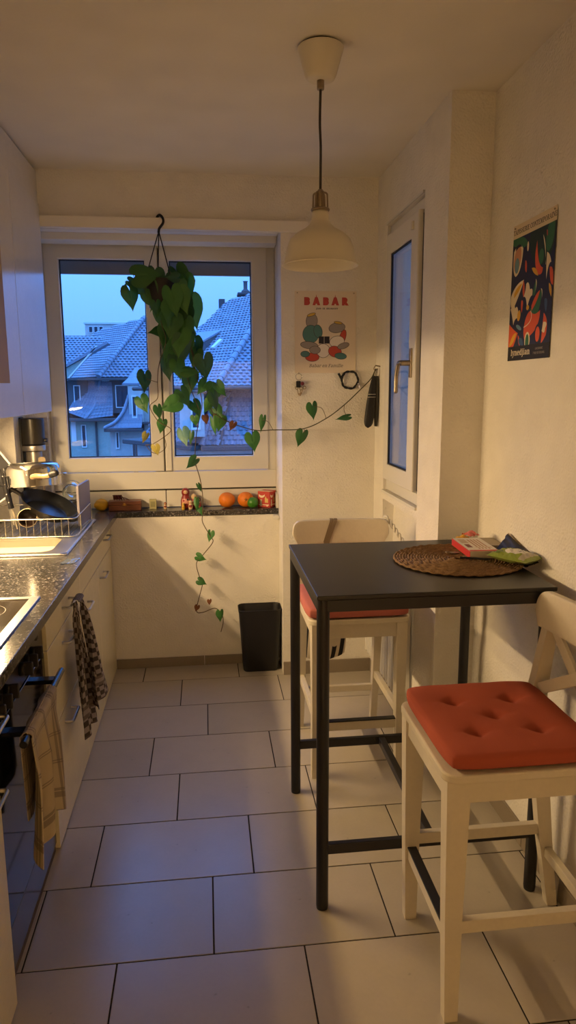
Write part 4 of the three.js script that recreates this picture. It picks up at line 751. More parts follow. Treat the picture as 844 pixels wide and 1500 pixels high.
/* ---------- dish rack and the washing-up ---------- */
{
  const x0 = -1.11, x1 = -0.618, z0 = -3.78, z1 = -3.33, yb = SILL + 0.012, yt = 1.047;
  const t = thing('dish_rack', 'wire dish rack standing on the sink drainer', 'dish rack', [(x0 + x1) / 2, SILL, (z0 + z1) / 2]);
  partW(t, 'top_rail', wire([[x0, yt, z0], [x1, yt + 0.004, z0], [x1, yt, z1], [x0, yt, z1]], 0.0032, 8, 0.02, true), M.wire);
  partW(t, 'bottom_rail', wire([[x0, yb, z0], [x1, yb, z0], [x1, yb, z1], [x0, yb, z1]], 0.0032, 8, 0.02, true), M.wire);
  for (let k = 0; k < 15; k++) partW(t, 'upright_wire', rod([x1 - 0.035 - k * 0.032, yb, z1], [x1 - 0.035 - k * 0.032, yt, z1], 0.0016, 0.0016, 6), M.wire);
  for (let k = 0; k < 15; k++) partW(t, 'base_wire', rod([x1 - 0.035 - k * 0.032, yb, z1], [x1 - 0.035 - k * 0.032, yb, z0], 0.0016, 0.0016, 6), M.wire);
  for (const z of [z0 + 0.006, z1 - 0.12]) partW(t, 'corner_wire', rod([x1, yb, z], [x1, yt, z], 0.0022, 0.0022, 8), M.wire);
  for (const [x, z] of [[x0 + 0.03, z0 + 0.03], [x1 - 0.03, z0 + 0.03], [x0 + 0.03, z1 - 0.02], [x1 - 0.03, z1 - 0.02]]) partW(t, 'foot', rod([x, SILL + 0.004, z], [x, yb, z], 0.006, 0.006, 10), M.blackPlastic);
}
{
  const t = thing('cutting_board', 'grey cutting board standing upright at the right end of the dish rack', 'cutting board', [-0.636, SILL + 0.016, -3.67], -0.06);
  part(t, 'board', put(metric(extrude(rrect(0.245, 0.205, 0.012, 0, 0.064), 0.009, 0.0015)), 0.005, 0.040, 0, 0, -PI / 2, 0), M.boardGrey);
}
{
  // frying pan leaning, the open side up and to the right
  const t = thing('frying_pan', 'black frying pan tilted in the dish rack under the steel pot', 'pan', [-0.775, 1.094, -3.52]); t.rotation.set(0.20, 0, -0.42);
  part(t, 'pan_outside', lathe([[0, -0.052], [0.098, -0.052], [0.108, -0.049], [0.121, -0.032], [0.138, 0], [0.1405, 0.001]], 64), M.panOut);
  part(t, 'pan_inside', lathe([[0.1405, 0.001], [0.1375, 0.0005], [0.119, -0.030], [0.106, -0.046], [0.097, -0.0485], [0, -0.0485]], 64), M.panIn);
  part(t, 'handle', tube([[-0.135, -0.006, 0.01], [-0.17, 0.006, 0.02], [-0.235, 0.02, 0.035], [-0.29, 0.022, 0.045]], 0.010, 20, 10), M.blackPlastic);
}
{
  const t = thing('saucepan', 'shiny steel saucepan turned upside down on top of the dish rack', 'pot', [-0.855, 1.175, -3.56]); t.rotation.set(-0.10, 0.0, 0.05);
  part(t, 'pot_body', lathe([[0, 0.112], [0.105, 0.112], [0.122, 0.108], [0.131, 0.096], [0.134, 0.080], [0.135, 0.004], [0.139, 0.0], [0.135, -0.001], [0.132, 0.004], [0.131, 0.08], [0.12, 0.104], [0, 0.108]], 96), M.chrome);
  part(t, 'base_disc', lathe([[0, 0.1125], [0.10, 0.1125], [0.102, 0.1165], [0, 0.1165]], 64), M.steel);
  const h = part(t, 'handle', merge([tube([[0.030, 0.046, 0.131], [0.055, 0.050, 0.150], [0.10, 0.046, 0.172], [0.145, 0.056, 0.185]], 0.013, 24, 14)]), std('#b39a74', 0.3, { metalness: 0.6 }));
  part(h, 'handle_end', tube([[0.128, 0.0525, 0.181], [0.150, 0.058, 0.1865]], 0.0165, 8, 14), M.blackPlastic);
  part(t, 'helper_handle', tube([[0.120, 0.05, -0.06], [0.150, 0.052, -0.055], [0.158, 0.052, -0.02], [0.150, 0.052, 0.015], [0.128, 0.05, 0.02]], 0.0045, 20, 8), M.chrome);
}
{
  const t = thing('glass_jar', 'clear glass jar lying on its side behind the grey cutting board', 'jar', [-0.705, 1.118, -3.75]); t.rotation.set(0.05, 0.12, 0);
  part(t, 'jar_glass', put(lathe([[0.0, 0], [0.040, 0], [0.047, 0.006], [0.049, 0.02], [0.049, 0.10], [0.043, 0.116], [0.043, 0.128], [0.0405, 0.128], [0.0405, 0.115], [0.0465, 0.098], [0.0465, 0.02], [0.044, 0.008], [0, 0.006]], 48), 0, 0, 0.06, -PI / 2), M.potGlass);
  part(t, 'rim', put(new THREE.TorusGeometry(0.0425, 0.0035, 10, 48), 0, 0, -0.066), M.potGlass); part(t, 'base_ring', put(new THREE.TorusGeometry(0.043, 0.004, 10, 48), 0, 0, 0.058), M.potGlass);
  const u = thing('upturned_bowl', 'dark bowl standing on edge in the rack under the glass jar', 'bowl', [-0.70, 1.02, -3.70]); u.rotation.set(1.2, 0, 0);
  part(u, 'bowl_body', lathe([[0, -0.03], [0.03, -0.03], [0.045, -0.02], [0.058, 0.005], [0.060, 0.01], [0.056, 0.006], [0.043, -0.017], [0, -0.026]], 40), M.grey);
}
{
  const t = thing('mug', 'cream mug lying on its side in the rack with its dark inside to the front', 'mug', [-0.855, 1.043, -3.40]); t.rotation.set(PI / 2 - 0.12, 0, -0.15);
  part(t, 'mug_outside', lathe([[0, -0.09], [0.038, -0.09], [0.043, -0.085], [0.0455, 0], [0.0435, 0.001]], 40), M.mug); part(t, 'mug_inside', lathe([[0.0435, 0.001], [0.0425, -0.002], [0.040, -0.084], [0, -0.086]], 40), M.mugIn);
  part(t, 'handle', tube([[0.043, -0.015, 0], [0.068, -0.02, 0], [0.070, -0.06, 0], [0.043, -0.068, 0]], 0.0055, 20, 8), M.mug);
}
{
  const spots = [['long black-handled knife leaning furthest left in the dish rack', -0.985, 1.27, -0.955, 1.02, -3.50, 0.0105], ['black-handled utensil leaning in the rack, middle of the dark trio', -0.965, 1.235, -0.935, 1.0, -3.46, 0.0115], ['black-handled utensil leaning in the rack next to the cream mug', -0.955, 1.185, -0.912, 0.985, -3.43, 0.0105]];
  spots.forEach(([lab, xa, ya, xb, yb, z, r], i) => {
    const t = thing('kitchen_utensil', lab, 'utensil', [xb, SILL + 0.012, z], 0, 'black-handled utensils in the dish rack'); const m = [xa + (xb - xa) * 0.5, ya + (yb - ya) * 0.5, z];
    partW(t, 'handle', rod([xa, ya, z - 0.01], m, r, r * 1.3, 14), M.blackShiny); partW(t, 'blade', rod(m, [xb, yb, z], r * 0.6, r * 0.4, 10), M.steel);
    for (const k of [0.15, 0.34]) partW(t, 'rivet', put(new THREE.SphereGeometry(0.0036, 10, 8), xa + (xb - xa) * k, ya + (yb - ya) * k, z + r * 0.9), M.chrome);
  });
  const t = thing('tray', 'dark flat tray with a pale rim leaning at the left end of the rack', 'tray', [-1.06, 1.16, -3.60]); t.rotation.set(0, 0.25, 0.0);
  part(t, 'tray_base', put(metric(extrude(rrect(0.20, 0.27, 0.01), 0.006, 0.001)), -0.005, 0.075, 0, -0.12, 0, 0.60), M.black); part(t, 'rim', put(wire([[-0.10, -0.135, 0], [0.10, -0.135, 0], [0.10, 0.135, 0], [-0.10, 0.135, 0]], 0.0058, 8, 0.012, true), -0.005, 0.075, 0.004, -0.12, 0, 0.60), std('#d8d8d6', 0.3));
}
{
  const X = -0.935, Z = -3.955;
  const t = thing('coffee_grinder', 'tall coffee grinder with dark hopper and silver ring in the corner behind the rack', 'grinder', [X, SILL, Z]);
  const P = (g) => g.translate(X, 0, Z);
  partW(t, 'base', bx(X - 0.07, X + 0.07, SILL + 0.001, SILL + 0.04, Z - 0.07, Z + 0.07, 0.01), M.blackPlastic);
  partW(t, 'column', bx(X - 0.075, X - 0.052, SILL + 0.03, 1.50, Z - 0.04, Z + 0.02, 0.006), M.blackPlastic);
  partW(t, 'lower_body', P(lathe([[0, SILL + 0.04], [0.042, SILL + 0.04], [0.042, 1.315], [0, 1.315]], 40)), std('#9a948a', 0.35, { metalness: 0.7 }));
  const ring = partW(t, 'adjusting_ring', P(lathe([[0.040, 1.318], [0.060, 1.318], [0.062, 1.322], [0.062, 1.346], [0.060, 1.350], [0, 1.350]], 48)), M.steel);
  partW(t, 'hopper', P(lathe([[0, 1.351], [0.059, 1.351], [0.062, 1.36], [0.062, 1.49], [0.060, 1.495], [0, 1.495]], 48)), std('#3b3833', 0.3, { metalness: 0.4 }));
  partW(t, 'lid_knob', rod([X + 0.062, 1.375, Z + 0.01], [X + 0.076, 1.375, Z + 0.01], 0.010, 0.010, 14), M.blackPlastic);
  const u = thing('wooden_spatula', 'pale wooden spatula standing behind the pot, right of the coffee grinder', 'spatula', [-0.876, SILL, -3.86]);
  partW(u, 'handle', rod([-0.865, SILL + 0.001, -3.855], [-0.876, 1.22, -3.87], 0.006, 0.006, 10), cream); partW(u, 'blade', put(metric(extrude(rrect(0.036, 0.09, 0.012), 0.004, 0.001)), -0.877, 1.245, -3.874), std('#b5a07a', 0.6));
}
{
  const c = canvasTex(64, 64, (x, w, h) => { x.fillStyle = '#b9c4d2'; x.fillRect(0, 0, w, h); x.strokeStyle = '#98a6b8'; x.lineWidth = 3; for (let i = 0; i < 6; i++) { x.beginPath(); x.arc(32, 32, 6 + i * 8, 0, 7); x.stroke(); } });
  solo('cling_wrap', sheet(14, 14, (u, v) => [-0.598 + 0.055 * u + 0.01 * v, SILL + 0.0012 + 0.003 * Math.abs(noise.noise(u * 5, v * 5, 2)), -2.83 - 0.09 * v], 0.0006), phys('#f2f4f6', 0.15, { transmission: 0.85, thickness: 0, map: c, side: THREE.DoubleSide }), 'small crumpled piece of clear plastic on the worktop edge', 'wrap');
}

/* ---------- hanging plant ---------- */
{
  const t = thing('hanging_plant', 'heart-leaved trailing plant hanging in front of the window from a black hook', 'plant', [-0.21, 2.08, -3.72]);
  partW(t, 'pot', put(lathe([[0, -0.075], [0.055, -0.075], [0.062, -0.070], [0.082, 0.06], [0.086, 0.066], [0.082, 0.066], [0.078, 0.058], [0, 0.05]], 40), -0.205, 2.125, -3.74), M.potDark);
  partW(t, 'hook', tube([[-0.219, 2.490, -3.815], [-0.217, 2.509, -3.812], [-0.203, 2.516, -3.795], [-0.188, 2.500, -3.785], [-0.186, 2.475, -3.777], [-0.205, 2.445, -3.765], [-0.209, 2.425, -3.76]], 0.0065, 40, 10), M.black);
  for (const [x, z] of [[-0.283, -3.72], [-0.225, -3.81], [-0.150, -3.70]]) partW(t, 'hanger_cord', rod([-0.208, 2.43, -3.76], [x, 2.188, z], 0.0028, 0.0028, 6), M.black);
  // heart-shaped leaf: stalk end at the origin, tip at y = -1
  const leafGeo = (fold, curl, wide) => {
    const nt = 30, nr = 5, pos = [0, -0.42, 0], idx = [];
    for (let k = 1; k <= nr; k++) for (let i = 0; i < nt; i++) {
      const a = (i / nt) * 2 * PI, hx = 16 * Math.pow(Math.sin(a), 3), hy = 13 * Math.cos(a) - 5 * Math.cos(2 * a) - 2 * Math.cos(3 * a) - Math.cos(4 * a);
      const r = k / nr, bxx = (hx / 22) * 0.62 * wide, byy = (hy - 5) / 22; const x = bxx * r, y = -0.42 + (byy + 0.42) * r;
      pos.push(x, y, fold * x * x - curl * y * y + 0.012 * Math.sin(y * 11) * Math.abs(x) * 4 - 0.02 * Math.exp(-x * x * 400));
    }
    for (let i = 0; i < nt; i++) { const j = (i + 1) % nt; idx.push(0, 1 + j, 1 + i); for (let k = 0; k < nr - 1; k++) { const p = 1 + k * nt + i, q = 1 + k * nt + j; idx.push(p, q, p + nt, q, q + nt, p + nt); } }
    const g = new THREE.BufferGeometry(); g.setAttribute('position', new THREE.Float32BufferAttribute(pos, 3)); g.setIndex(idx); g.computeVertexNormals(); return g;
  };
  const shapes = [leafGeo(-0.5, 0.18, 1), leafGeo(-0.3, 0.30, 1.08), leafGeo(-0.8, 0.10, 0.92)];
  const narrow = [leafGeo(-2.2, 0.2, 0.55)];
  const addLeaf = ([x, y, z, l, a], mat, kind) => {
    const g = (kind === 'narrow' ? narrow : shapes)[Math.floor(rnd() * (kind === 'narrow' ? 1 : 3))]; const m = new THREE.Mesh(g, mat); m.name = 'leaf';
    const L = l * 1.0; m.scale.setScalar(L); const e = new THREE.Euler(rr(-0.55, 0.25), rr(-0.75, 0.75), a * PI / 180, 'ZYX'); m.quaternion.setFromEuler(e);
    const off = V(0, 0.45, 0).multiplyScalar(L).applyQuaternion(m.quaternion); m.position.set(x - t.position.x + off.x, y - t.position.y + off.y, z - t.position.z + off.z); t.add(m);
  };
  const broad = [[-0.319,2.212,-3.77,0.045,150],[-0.38,2.15,-3.71,0.041,170],[-0.343,2.173,-3.76,0.06,60],[-0.299,2.136,-3.7,0.096,40],[-0.255,2.204,-3.64,0.124,100],[-0.254,2.156,-3.74,0.135,20],[-0.259,2.079,-3.69,0.081,30],[-0.22,2.03,-3.63,0.073,10],[-0.179,2.121,-3.73,0.142,0],[-0.147,2.193,-3.67,0.066,-90],[-0.106,2.178,-3.77,0.136,20],[-0.127,2.12,-3.71,0.111,-10],[-0.093,2.07,-3.66,0.117,15],[-0.041,2.024,-3.76,0.15,15],[-0.066,1.954,-3.7,0.103,60],[-0.159,1.999,-3.64,0.124,-20],[-0.108,2.03,-3.69,0.133,10],[-0.156,1.948,-3.63,0.116,-10],[-0.193,1.905,-3.73,0.112,-15],[-0.094,1.925,-3.67,0.125,0],[-0.058,1.933,-3.77,0.098,70],[-0.181,1.833,-3.71,0.126,-20],[-0.104,1.823,-3.66,0.139,0],[-0.233,2.087,-3.7,0.126,-30],[-0.14,2.062,-3.64,0.131,10],[-0.072,2.144,-3.74,0.112,10],[-0.202,1.986,-3.69,0.11,20],[-0.122,1.865,-3.63,0.123,-5],[-0.087,1.991,-3.73,0.127,20],[-0.188,2.15,-3.67,0.125,-20],[-0.076,1.87,-3.71,0.104,15],[-0.042,0.69,-3.92,0.055,70],[-0.038,0.548,-3.92,0.051,60],[0.059,0.341,-3.9,0.062,0]];
  const mid = [[-0.238,1.94,-3.74,0.09,-70],[-0.032,1.842,-3.76,0.101,20],[-0.187,1.743,-3.7,0.115,10],[-0.126,1.738,-3.64,0.091,10],[-0.051,1.789,-3.74,0.097,-20],[-0.058,1.734,-3.63,0.08,80],[-0.079,1.667,-3.73,0.119,0],[-0.012,1.652,-3.67,0.081,-35],[-0.095,1.593,-3.7,0.096,35],[-0.23,1.523,-3.64,0.066,15],[-0.228,1.445,-3.74,0.067,-10],[-0.04,1.543,-3.73,0.082,20],[0.013,1.551,-3.67,0.073,-25],[0.037,1.62,-3.77,0.083,-60],[0.083,1.634,-3.71,0.082,25],[0.056,1.572,-3.66,0.088,15],[0.07,1.506,-3.76,0.094,40],[0.075,1.458,-3.7,0.074,-10],[-0.053,1.475,-3.74,0.052,5],[0.575,1.517,-3.72,0.082,12],[0.505,1.372,-3.72,0.085,-15],[-0.15,1.804,-3.77,0.098,10],[-0.035,0.958,-3.93,0.043,10],[0.008,0.81,-3.93,0.059,-10]];
  const light = [[-0.347,2.081,-3.66,0.102,10],[0.008,1.742,-3.69,0.118,10],[-0.306,1.675,-3.77,0.098,-5],[-0.316,1.563,-3.71,0.082,25],[-0.185,1.557,-3.66,0.099,-65],[-0.08,1.253,-3.73,0.071,-50],[0.251,1.361,-3.67,0.088,10]];
  const slim = [[-0.147,1.568,-3.76,0.09,-20],[0.042,1.447,-3.64,0.084,5],[-0.078,1.39,-3.63,0.065,-10],[0.304,1.452,-3.77,0.079,-10],[0.731,1.49,-3.72,0.071,-80],[-0.039,1.091,-3.93,0.051,20],[-0.057,0.994,-3.93,0.071,-5]];
  const pale = [[-0.111,1.393,-3.69,0.088,20]];
  const yellow = [[-0.314,1.393,-3.69,0.052,-30],[-0.253,1.333,-3.63,0.051,10]], brown = [[0.005,1.481,-3.75,0.045,10],[0.139,1.447,-3.69,0.048,-20],[0.076,1.474,-3.74,0.067,0],[-0.077,0.393,-3.91,0.035,-20],[-0.002,0.427,-3.91,0.031,0]];
  const green = () => [M.leafA, M.leafB, M.leafC][Math.floor(rnd() * 3)];
  for (const d of [...broad, ...mid, ...light]) addLeaf(d, green());
  slim.forEach((d) => addLeaf(d, green(), 'narrow')); pale.forEach((d) => addLeaf(d, M.leafPale)); yellow.forEach((d) => addLeaf(d, M.leafYellow)); brown.forEach((d) => addLeaf(d, M.leafBrown));
  const vine = (pts, r, m = M.vine) => partW(t, 'vine', tube(pts, r, pts.length * 10, 6), m);
  vine([[-0.191, 2.157, -3.72], [-0.121, 1.990, -3.72], [-0.063, 1.854, -3.72], [-0.024, 1.750, -3.72], [0.022, 1.610, -3.72], [0.041, 1.521, -3.72], [0.123, 1.474, -3.72]], 0.0028);
  vine([[0.041, 1.522, -3.70], [0.122, 1.475, -3.70], [0.254, 1.431, -3.70], [0.356, 1.430, -3.70], [0.520, 1.435, -3.70], [0.642, 1.488, -3.70], [0.741, 1.559, -3.705], [0.833, 1.641, -3.72], [0.888, 1.694, -3.73], [0.914, 1.742, -3.735]], 0.0028);
  vine([[-0.217, 2.154, -3.70], [-0.209, 1.987, -3.70], [-0.189, 1.886, -3.70], [-0.228, 1.767, -3.70], [-0.238, 1.681, -3.70], [-0.241, 1.601, -3.70], [-0.281, 1.560, -3.70], [-0.255, 1.500, -3.70], [-0.228, 1.472, -3.70], [-0.180, 1.443, -3.70], [-0.195, 1.415, -3.70], [-0.271, 1.366, -3.70], [-0.310, 1.360, -3.70]], 0.0022, M.vineBrown);
  vine([[-0.310, 1.360, -3.70], [-0.283, 1.324, -3.70], [-0.248, 1.316, -3.70], [-0.208, 1.347, -3.70], [-0.213, 1.401, -3.70]], 0.0018, M.vineBrown);
  vine([[-0.068, 1.887, -3.70], [-0.032, 1.680, -3.70], [-0.014, 1.575, -3.72], [-0.027, 1.503, -3.75], [-0.048, 1.410, -3.80], [-0.058, 1.316, -3.83], [-0.057, 1.237, -3.87], [-0.037, 1.153, -3.90], [-0.025, 1.052, -3.93], [-0.027, 0.954, -3.93], [-0.029, 0.899, -3.93], [0.012, 0.818, -3.93], [0.026, 0.782, -3.93], [-0.026, 0.715, -3.93], [-0.070, 0.660, -3.93], [-0.053, 0.571, -3.93], [-0.038, 0.541, -3.93], [-0.078, 0.383, -3.93], [-0.043, 0.365, -3.93], [0.029, 0.387, -3.93], [0.068, 0.347, -3.93], [0.075, 0.301, -3.93], [0.061, 0.243, -3.93]], 0.0026, M.vineBrown);
  vine([[-0.175, 2.125, -3.73], [-0.136, 1.957, -3.73], [-0.107, 1.785, -3.73], [-0.069, 1.646, -3.73], [-0.029, 1.539, -3.73]], 0.0026);
  for (const p of [[[0.254, 1.431, -3.70], [0.262, 1.415, -3.69], [0.256, 1.395, -3.68]], [[0.356, 1.43, -3.70], [0.335, 1.47, -3.74], [0.305, 1.48, -3.77]], [[0.520, 1.435, -3.70], [0.527, 1.42, -3.71], [0.512, 1.402, -3.72]], [[0.642, 1.488, -3.70], [0.62, 1.54, -3.71], [0.58, 1.552, -3.72]], [[0.741, 1.559, -3.705], [0.74, 1.53, -3.71], [0.755, 1.50, -3.72]], [[-0.037, 1.153, -3.90], [-0.05, 1.22, -3.80], [-0.072, 1.27, -3.73]], [[-0.238, 1.681, -3.70], [-0.27, 1.69, -3.73], [-0.30, 1.70, -3.77]], [[-0.34, 2.20, -3.75], [-0.345, 2.24, -3.75], [-0.347, 2.262, -3.75]]]) vine(p, 0.0015, M.vineBrown);
}

/* ---------- outside: roofs across the street ---------- */
const C60 = 40 * PI / 180;
// the frame of a roof plane: eave direction e (level), v up the slope, n out of it
function plane(K, yaw, pitch) {   // yaw: direction of the outward side, 0 = towards the kitchen
  const out = V(Math.sin(yaw), 0, Math.cos(yaw)), e = V(Math.cos(yaw), 0, -Math.sin(yaw)); const c = Math.cos(pitch), s = Math.sin(pitch);
  return { K: V(...K), e, v: V(-out.x * c, s, -out.z * c), n: V(out.x * s, c, out.z * s), at(a, b, d = 0) { return this.K.clone().addScaledVector(this.e, a).addScaledVector(this.v, b).addScaledVector(this.n, d); } };
}
function slab(pl, pts, t = 0.12) {   // a roof deck: polygon in the plane with thickness below it
  const g = extrude(poly(pts), t).translate(0, 0, -t); return metric(g.applyMatrix4(new THREE.Matrix4().makeBasis(pl.e, pl.v, pl.n).setPosition(pl.K)));
}
function inside(pts, x, y) { let c = false; for (let i = 0, j = pts.length - 1; i < pts.length; j = i++) { const [xi, yi] = pts[i], [xj, yj] = pts[j]; if (yi > y !== yj > y && x < ((xj - xi) * (y - yi)) / (yj - yi) + xi) c = !c; } return c; }
function tilesOn(parent, pl, pts, tw, th, mat) {
  const s = new THREE.Shape(); s.moveTo(-tw / 2, 0); s.quadraticCurveTo(0, tw * 0.28, tw / 2, 0); s.lineTo(tw / 2, -0.035); s.quadraticCurveTo(0, tw * 0.28 - 0.035, -tw / 2, -0.035); s.closePath();
  const geo = new THREE.ExtrudeGeometry(s, { depth: th * 1.18, bevelEnabled: false, curveSegments: 3 }).applyMatrix4(new THREE.Matrix4().set(1, 0, 0, 0, 0, 0, 1, 0, 0, 1, 0, 0, 0, 0, 0, 1));
  const ix = geo.index; if (!ix) { const p = geo.attributes.position.array, n = geo.attributes.normal.array; for (let i = 0; i < p.length; i += 9) for (let k = 0; k < 3; k++) { let q = p[i + 3 + k]; p[i + 3 + k] = p[i + 6 + k]; p[i + 6 + k] = q; q = n[i + 3 + k]; n[i + 3 + k] = n[i + 6 + k]; n[i + 6 + k] = q; } }
  const xs = pts.map((p) => p[0]), ys = pts.map((p) => p[1]); const list = [];
  let row = 0; for (let y = Math.min(...ys); y < Math.max(...ys); y += th, row++) for (let x = Math.min(...xs) + (row % 2) * tw / 2; x < Math.max(...xs); x += tw) if (inside(pts, x, y + th * 0.5)) list.push([x, y]);
  const im = new THREE.InstancedMesh(geo, mat, list.length); im.name = 'roof_tiles'; im.userData.kind = 'stuff';
  const B = new THREE.Matrix4().makeBasis(pl.e, pl.v, pl.n), col = new THREE.Color(), tilt = new THREE.Matrix4().makeRotationX(-0.17);
  list.forEach(([x, y], i) => { const m = B.clone().multiply(tilt); const p = pl.at(x, y, 0.055 + rr(-0.006, 0.006)).sub(parent.position); m.setPosition(p); im.setMatrixAt(i, m); const k = rr(0.82, 1.05); col.setRGB(k, k * rr(0.97, 1.02), k); im.setColorAt(i, col); });
  parent.add(im); return im;
}
function ridgeTiles(parent, a, b, n, r) {
  const d = b.clone().sub(a), L = d.length(), q = new THREE.Quaternion().setFromUnitVectors(V(0, 1, 0), d.clone().normalize()); const g = new THREE.CylinderGeometry(r * 0.9, r * 1.12, L / n * 1.12, 12, 1).applyQuaternion(q);
  for (let k = 0; k < n; k++) { const m = part(parent, 'ridge_tile', g, M.roofTile[1]); m.position.copy(a).addScaledVector(d, (k + 0.5) / n).sub(parent.position); }
}
function farWin(parent, x0, x1, y0, y1, z, wallMat) {
  const f = partW(parent, 'window', ringFrame(x0, x1, y0, y1, z, z + 0.10, 0.07, 0.07, 0.09, 0.07, 0.01), M.farFrame); partW(f, 'pane', bx(x0 + 0.06, x1 - 0.06, y0 + 0.08, y1 - 0.06, z + 0.01, z + 0.03), M.farWindow); return f;
}
// house on the right
{
  const t = thing('house', 'nearest house in the right pane, big tiled hip roof over a mansard with a dormer', 'house', [0.53, -12, -30]);
  const F1 = plane([0.532, 1.772, -30], 0, C60), F2 = plane([0.532, 1.772, -30], -55 * PI / 180, C60);
  // F2's eave runs to the left and away: its own level axis is turned round
  const f1 = [[0, 0], [3.4, 8.0], [6, 8.0], [6, 0]], f2 = [[0, 0], [-1.66, 4.27], [-3.0, 7.72], [-4.22, 7.17], [-6.07, 6.9], [-6.23, 4.44], [-6.52, 3.14], [-6.6, 0.0]];
  partW(t, 'roof_deck', slab(F1, f1), M.roofBase); partW(t, 'roof_deck', slab(F2, f2), M.roofBase);
  tilesOn(t, F1, f1, 0.26, 0.20, M.roofTile[0]); tilesOn(t, F2, f2, 0.26, 0.20, M.roofTile[1]);
  ridgeTiles(t, F1.at(0, 0, 0.08), F1.at(3.3, 7.75, 0.08), 18, 0.14);
  {
    const P = (x, y, d) => F2.at(x, y, d); const w = 0.12;
    partW(t, 'shed_cheek', hexa([P(-3.81, 4.14, 0), P(-3.56, 2.5, 0), P(-3.56, 2.5, 0.52), P(-3.80, 4.10, 0.02)], [P(-3.95, 4.14, 0), P(-3.70, 2.5, 0), P(-3.70, 2.5, 0.52), P(-3.94, 4.10, 0.02)]), M.plasterDark);
    partW(t, 'shed_front', hexa([P(-6.3, 2.6, 0), P(-6.3, 2.6, 0.5), P(-3.6, 2.6, 0.5), P(-3.6, 2.6, 0)], [P(-6.3, 2.8, 0), P(-6.3, 2.8, 0.42), P(-3.6, 2.8, 0.42), P(-3.6, 2.8, 0)]), M.plasterDark);
    partW(t, 'shed_roof', hexa([P(-3.50, 2.3, 0.60), P(-3.76, 4.2, 0.06), P(-6.3, 4.2, 0.06), P(-6.3, 2.3, 0.60)], [P(-3.50, 2.3, 0.52), P(-3.76, 4.2, -0.02), P(-6.3, 4.2, -0.02), P(-6.3, 2.3, 0.52)]), M.roofTile[1]);
  }
  partW(t, 'skylight', slab(F2, [[-2.76, 3.1], [-2.85, 2.5], [-3.08, 2.5], [-3.06, 3.13]], 0.12).translate(0, 0.2, 0.02), M.farFrame);
  partW(t, 'eave_gutter', merge([rod([0.40, 1.70, -29.9], [6.4, 1.70, -29.9], 0.10, 0.10, 10), rod([0.40, 1.70, -29.9], [0.532 - 4.0, 1.70, -29.9 - 5.7], 0.10, 0.10, 10)]), M.gutter);
  const K2 = [0.80, 1.36, -30.95], M1 = plane(K2, 0, 64 * PI / 180), M2 = plane(K2, -55 * PI / 180, 64 * PI / 180);
  const m1 = [[-0.26, 0.35], [6, 0.35], [6, -2.3], [-0.98, -2.3]], m2 = [[0.26, 0.35], [0.98, -2.3], [-5, -2.5], [-5, 0.35]].map(([a, b]) => [a === 0.26 ? 0.26 : a, b]);
  partW(t, 'mansard_deck', slab(M1, m1), M.roofBase); partW(t, 'mansard_deck', slab(M2, m2), M.roofBase);
  tilesOn(t, M1, m1, 0.26, 0.22, M.roofTile[0]); tilesOn(t, M2, m2, 0.26, 0.22, M.roofTile[0]);
  ridgeTiles(t, M1.at(-0.98, -2.3, 0.05), M1.at(-0.26, 0.3, 0.05), 8, 0.12);
  partW(t, 'dormer_wall', bx(-1.04, -0.03, -0.30, 1.52, -31.5, -29.35, 0.02), M.plasterPale); farWin(t, -0.58, -0.20, 0.0, 1.02, -29.35);
  partW(t, 'dormer_roof', bx(-1.30, 0.10, 1.50, 1.62, -31.5, -29.1, 0.03), M.gutter);
  partW(t, 'cornice', merge([bx(-0.2, 6.4, -0.92, -0.70, -30.6, -29.5, 0.04), put(bx(-6.0, 0.12, -0.92, -0.70, -0.5, 0.6, 0.04), -0.1, 0, -30.1, 0, 0.96 * -1, 0).translate(0, 0, 0)]), M.gutter);
  partW(t, 'wall', bx(0.1, 6.4, -12, -0.9, -45, -30.0), M.plasterPale); partW(t, 'wall', put(bx(-6, 0, -12, -0.9, -1, 0), 0.1, 0, -30.0, 0, -0.96 * -1 * -1, 0), M.plasterPale); partW(t, 'attic', bx(1.3, 6.3, -1, 1.6, -45, -31.4), M.plasterDark);
  const c = partW(t, 'chimney', merge([bx(2.2, 3.1, 5.4, 7.2, -43.9, -43.0, 0.03), bx(2.1, 3.2, 7.15, 7.3, -44, -42.9, 0.03)]), M.gutter); partW(c, 'chimney_pot', lathe([[0, 7.25], [0.30, 7.25], [0.24, 7.45], [0.12, 7.55], [0.12, 7.95], [0.16, 8.0], [0, 8.0]], 16).translate(2.6, 0, -43.45), M.gutter);
  partW(t, 'chimney', bx(0.95, 1.30, 5.6, 6.75, -42.2, -41.6, 0.02), M.gutter);
}
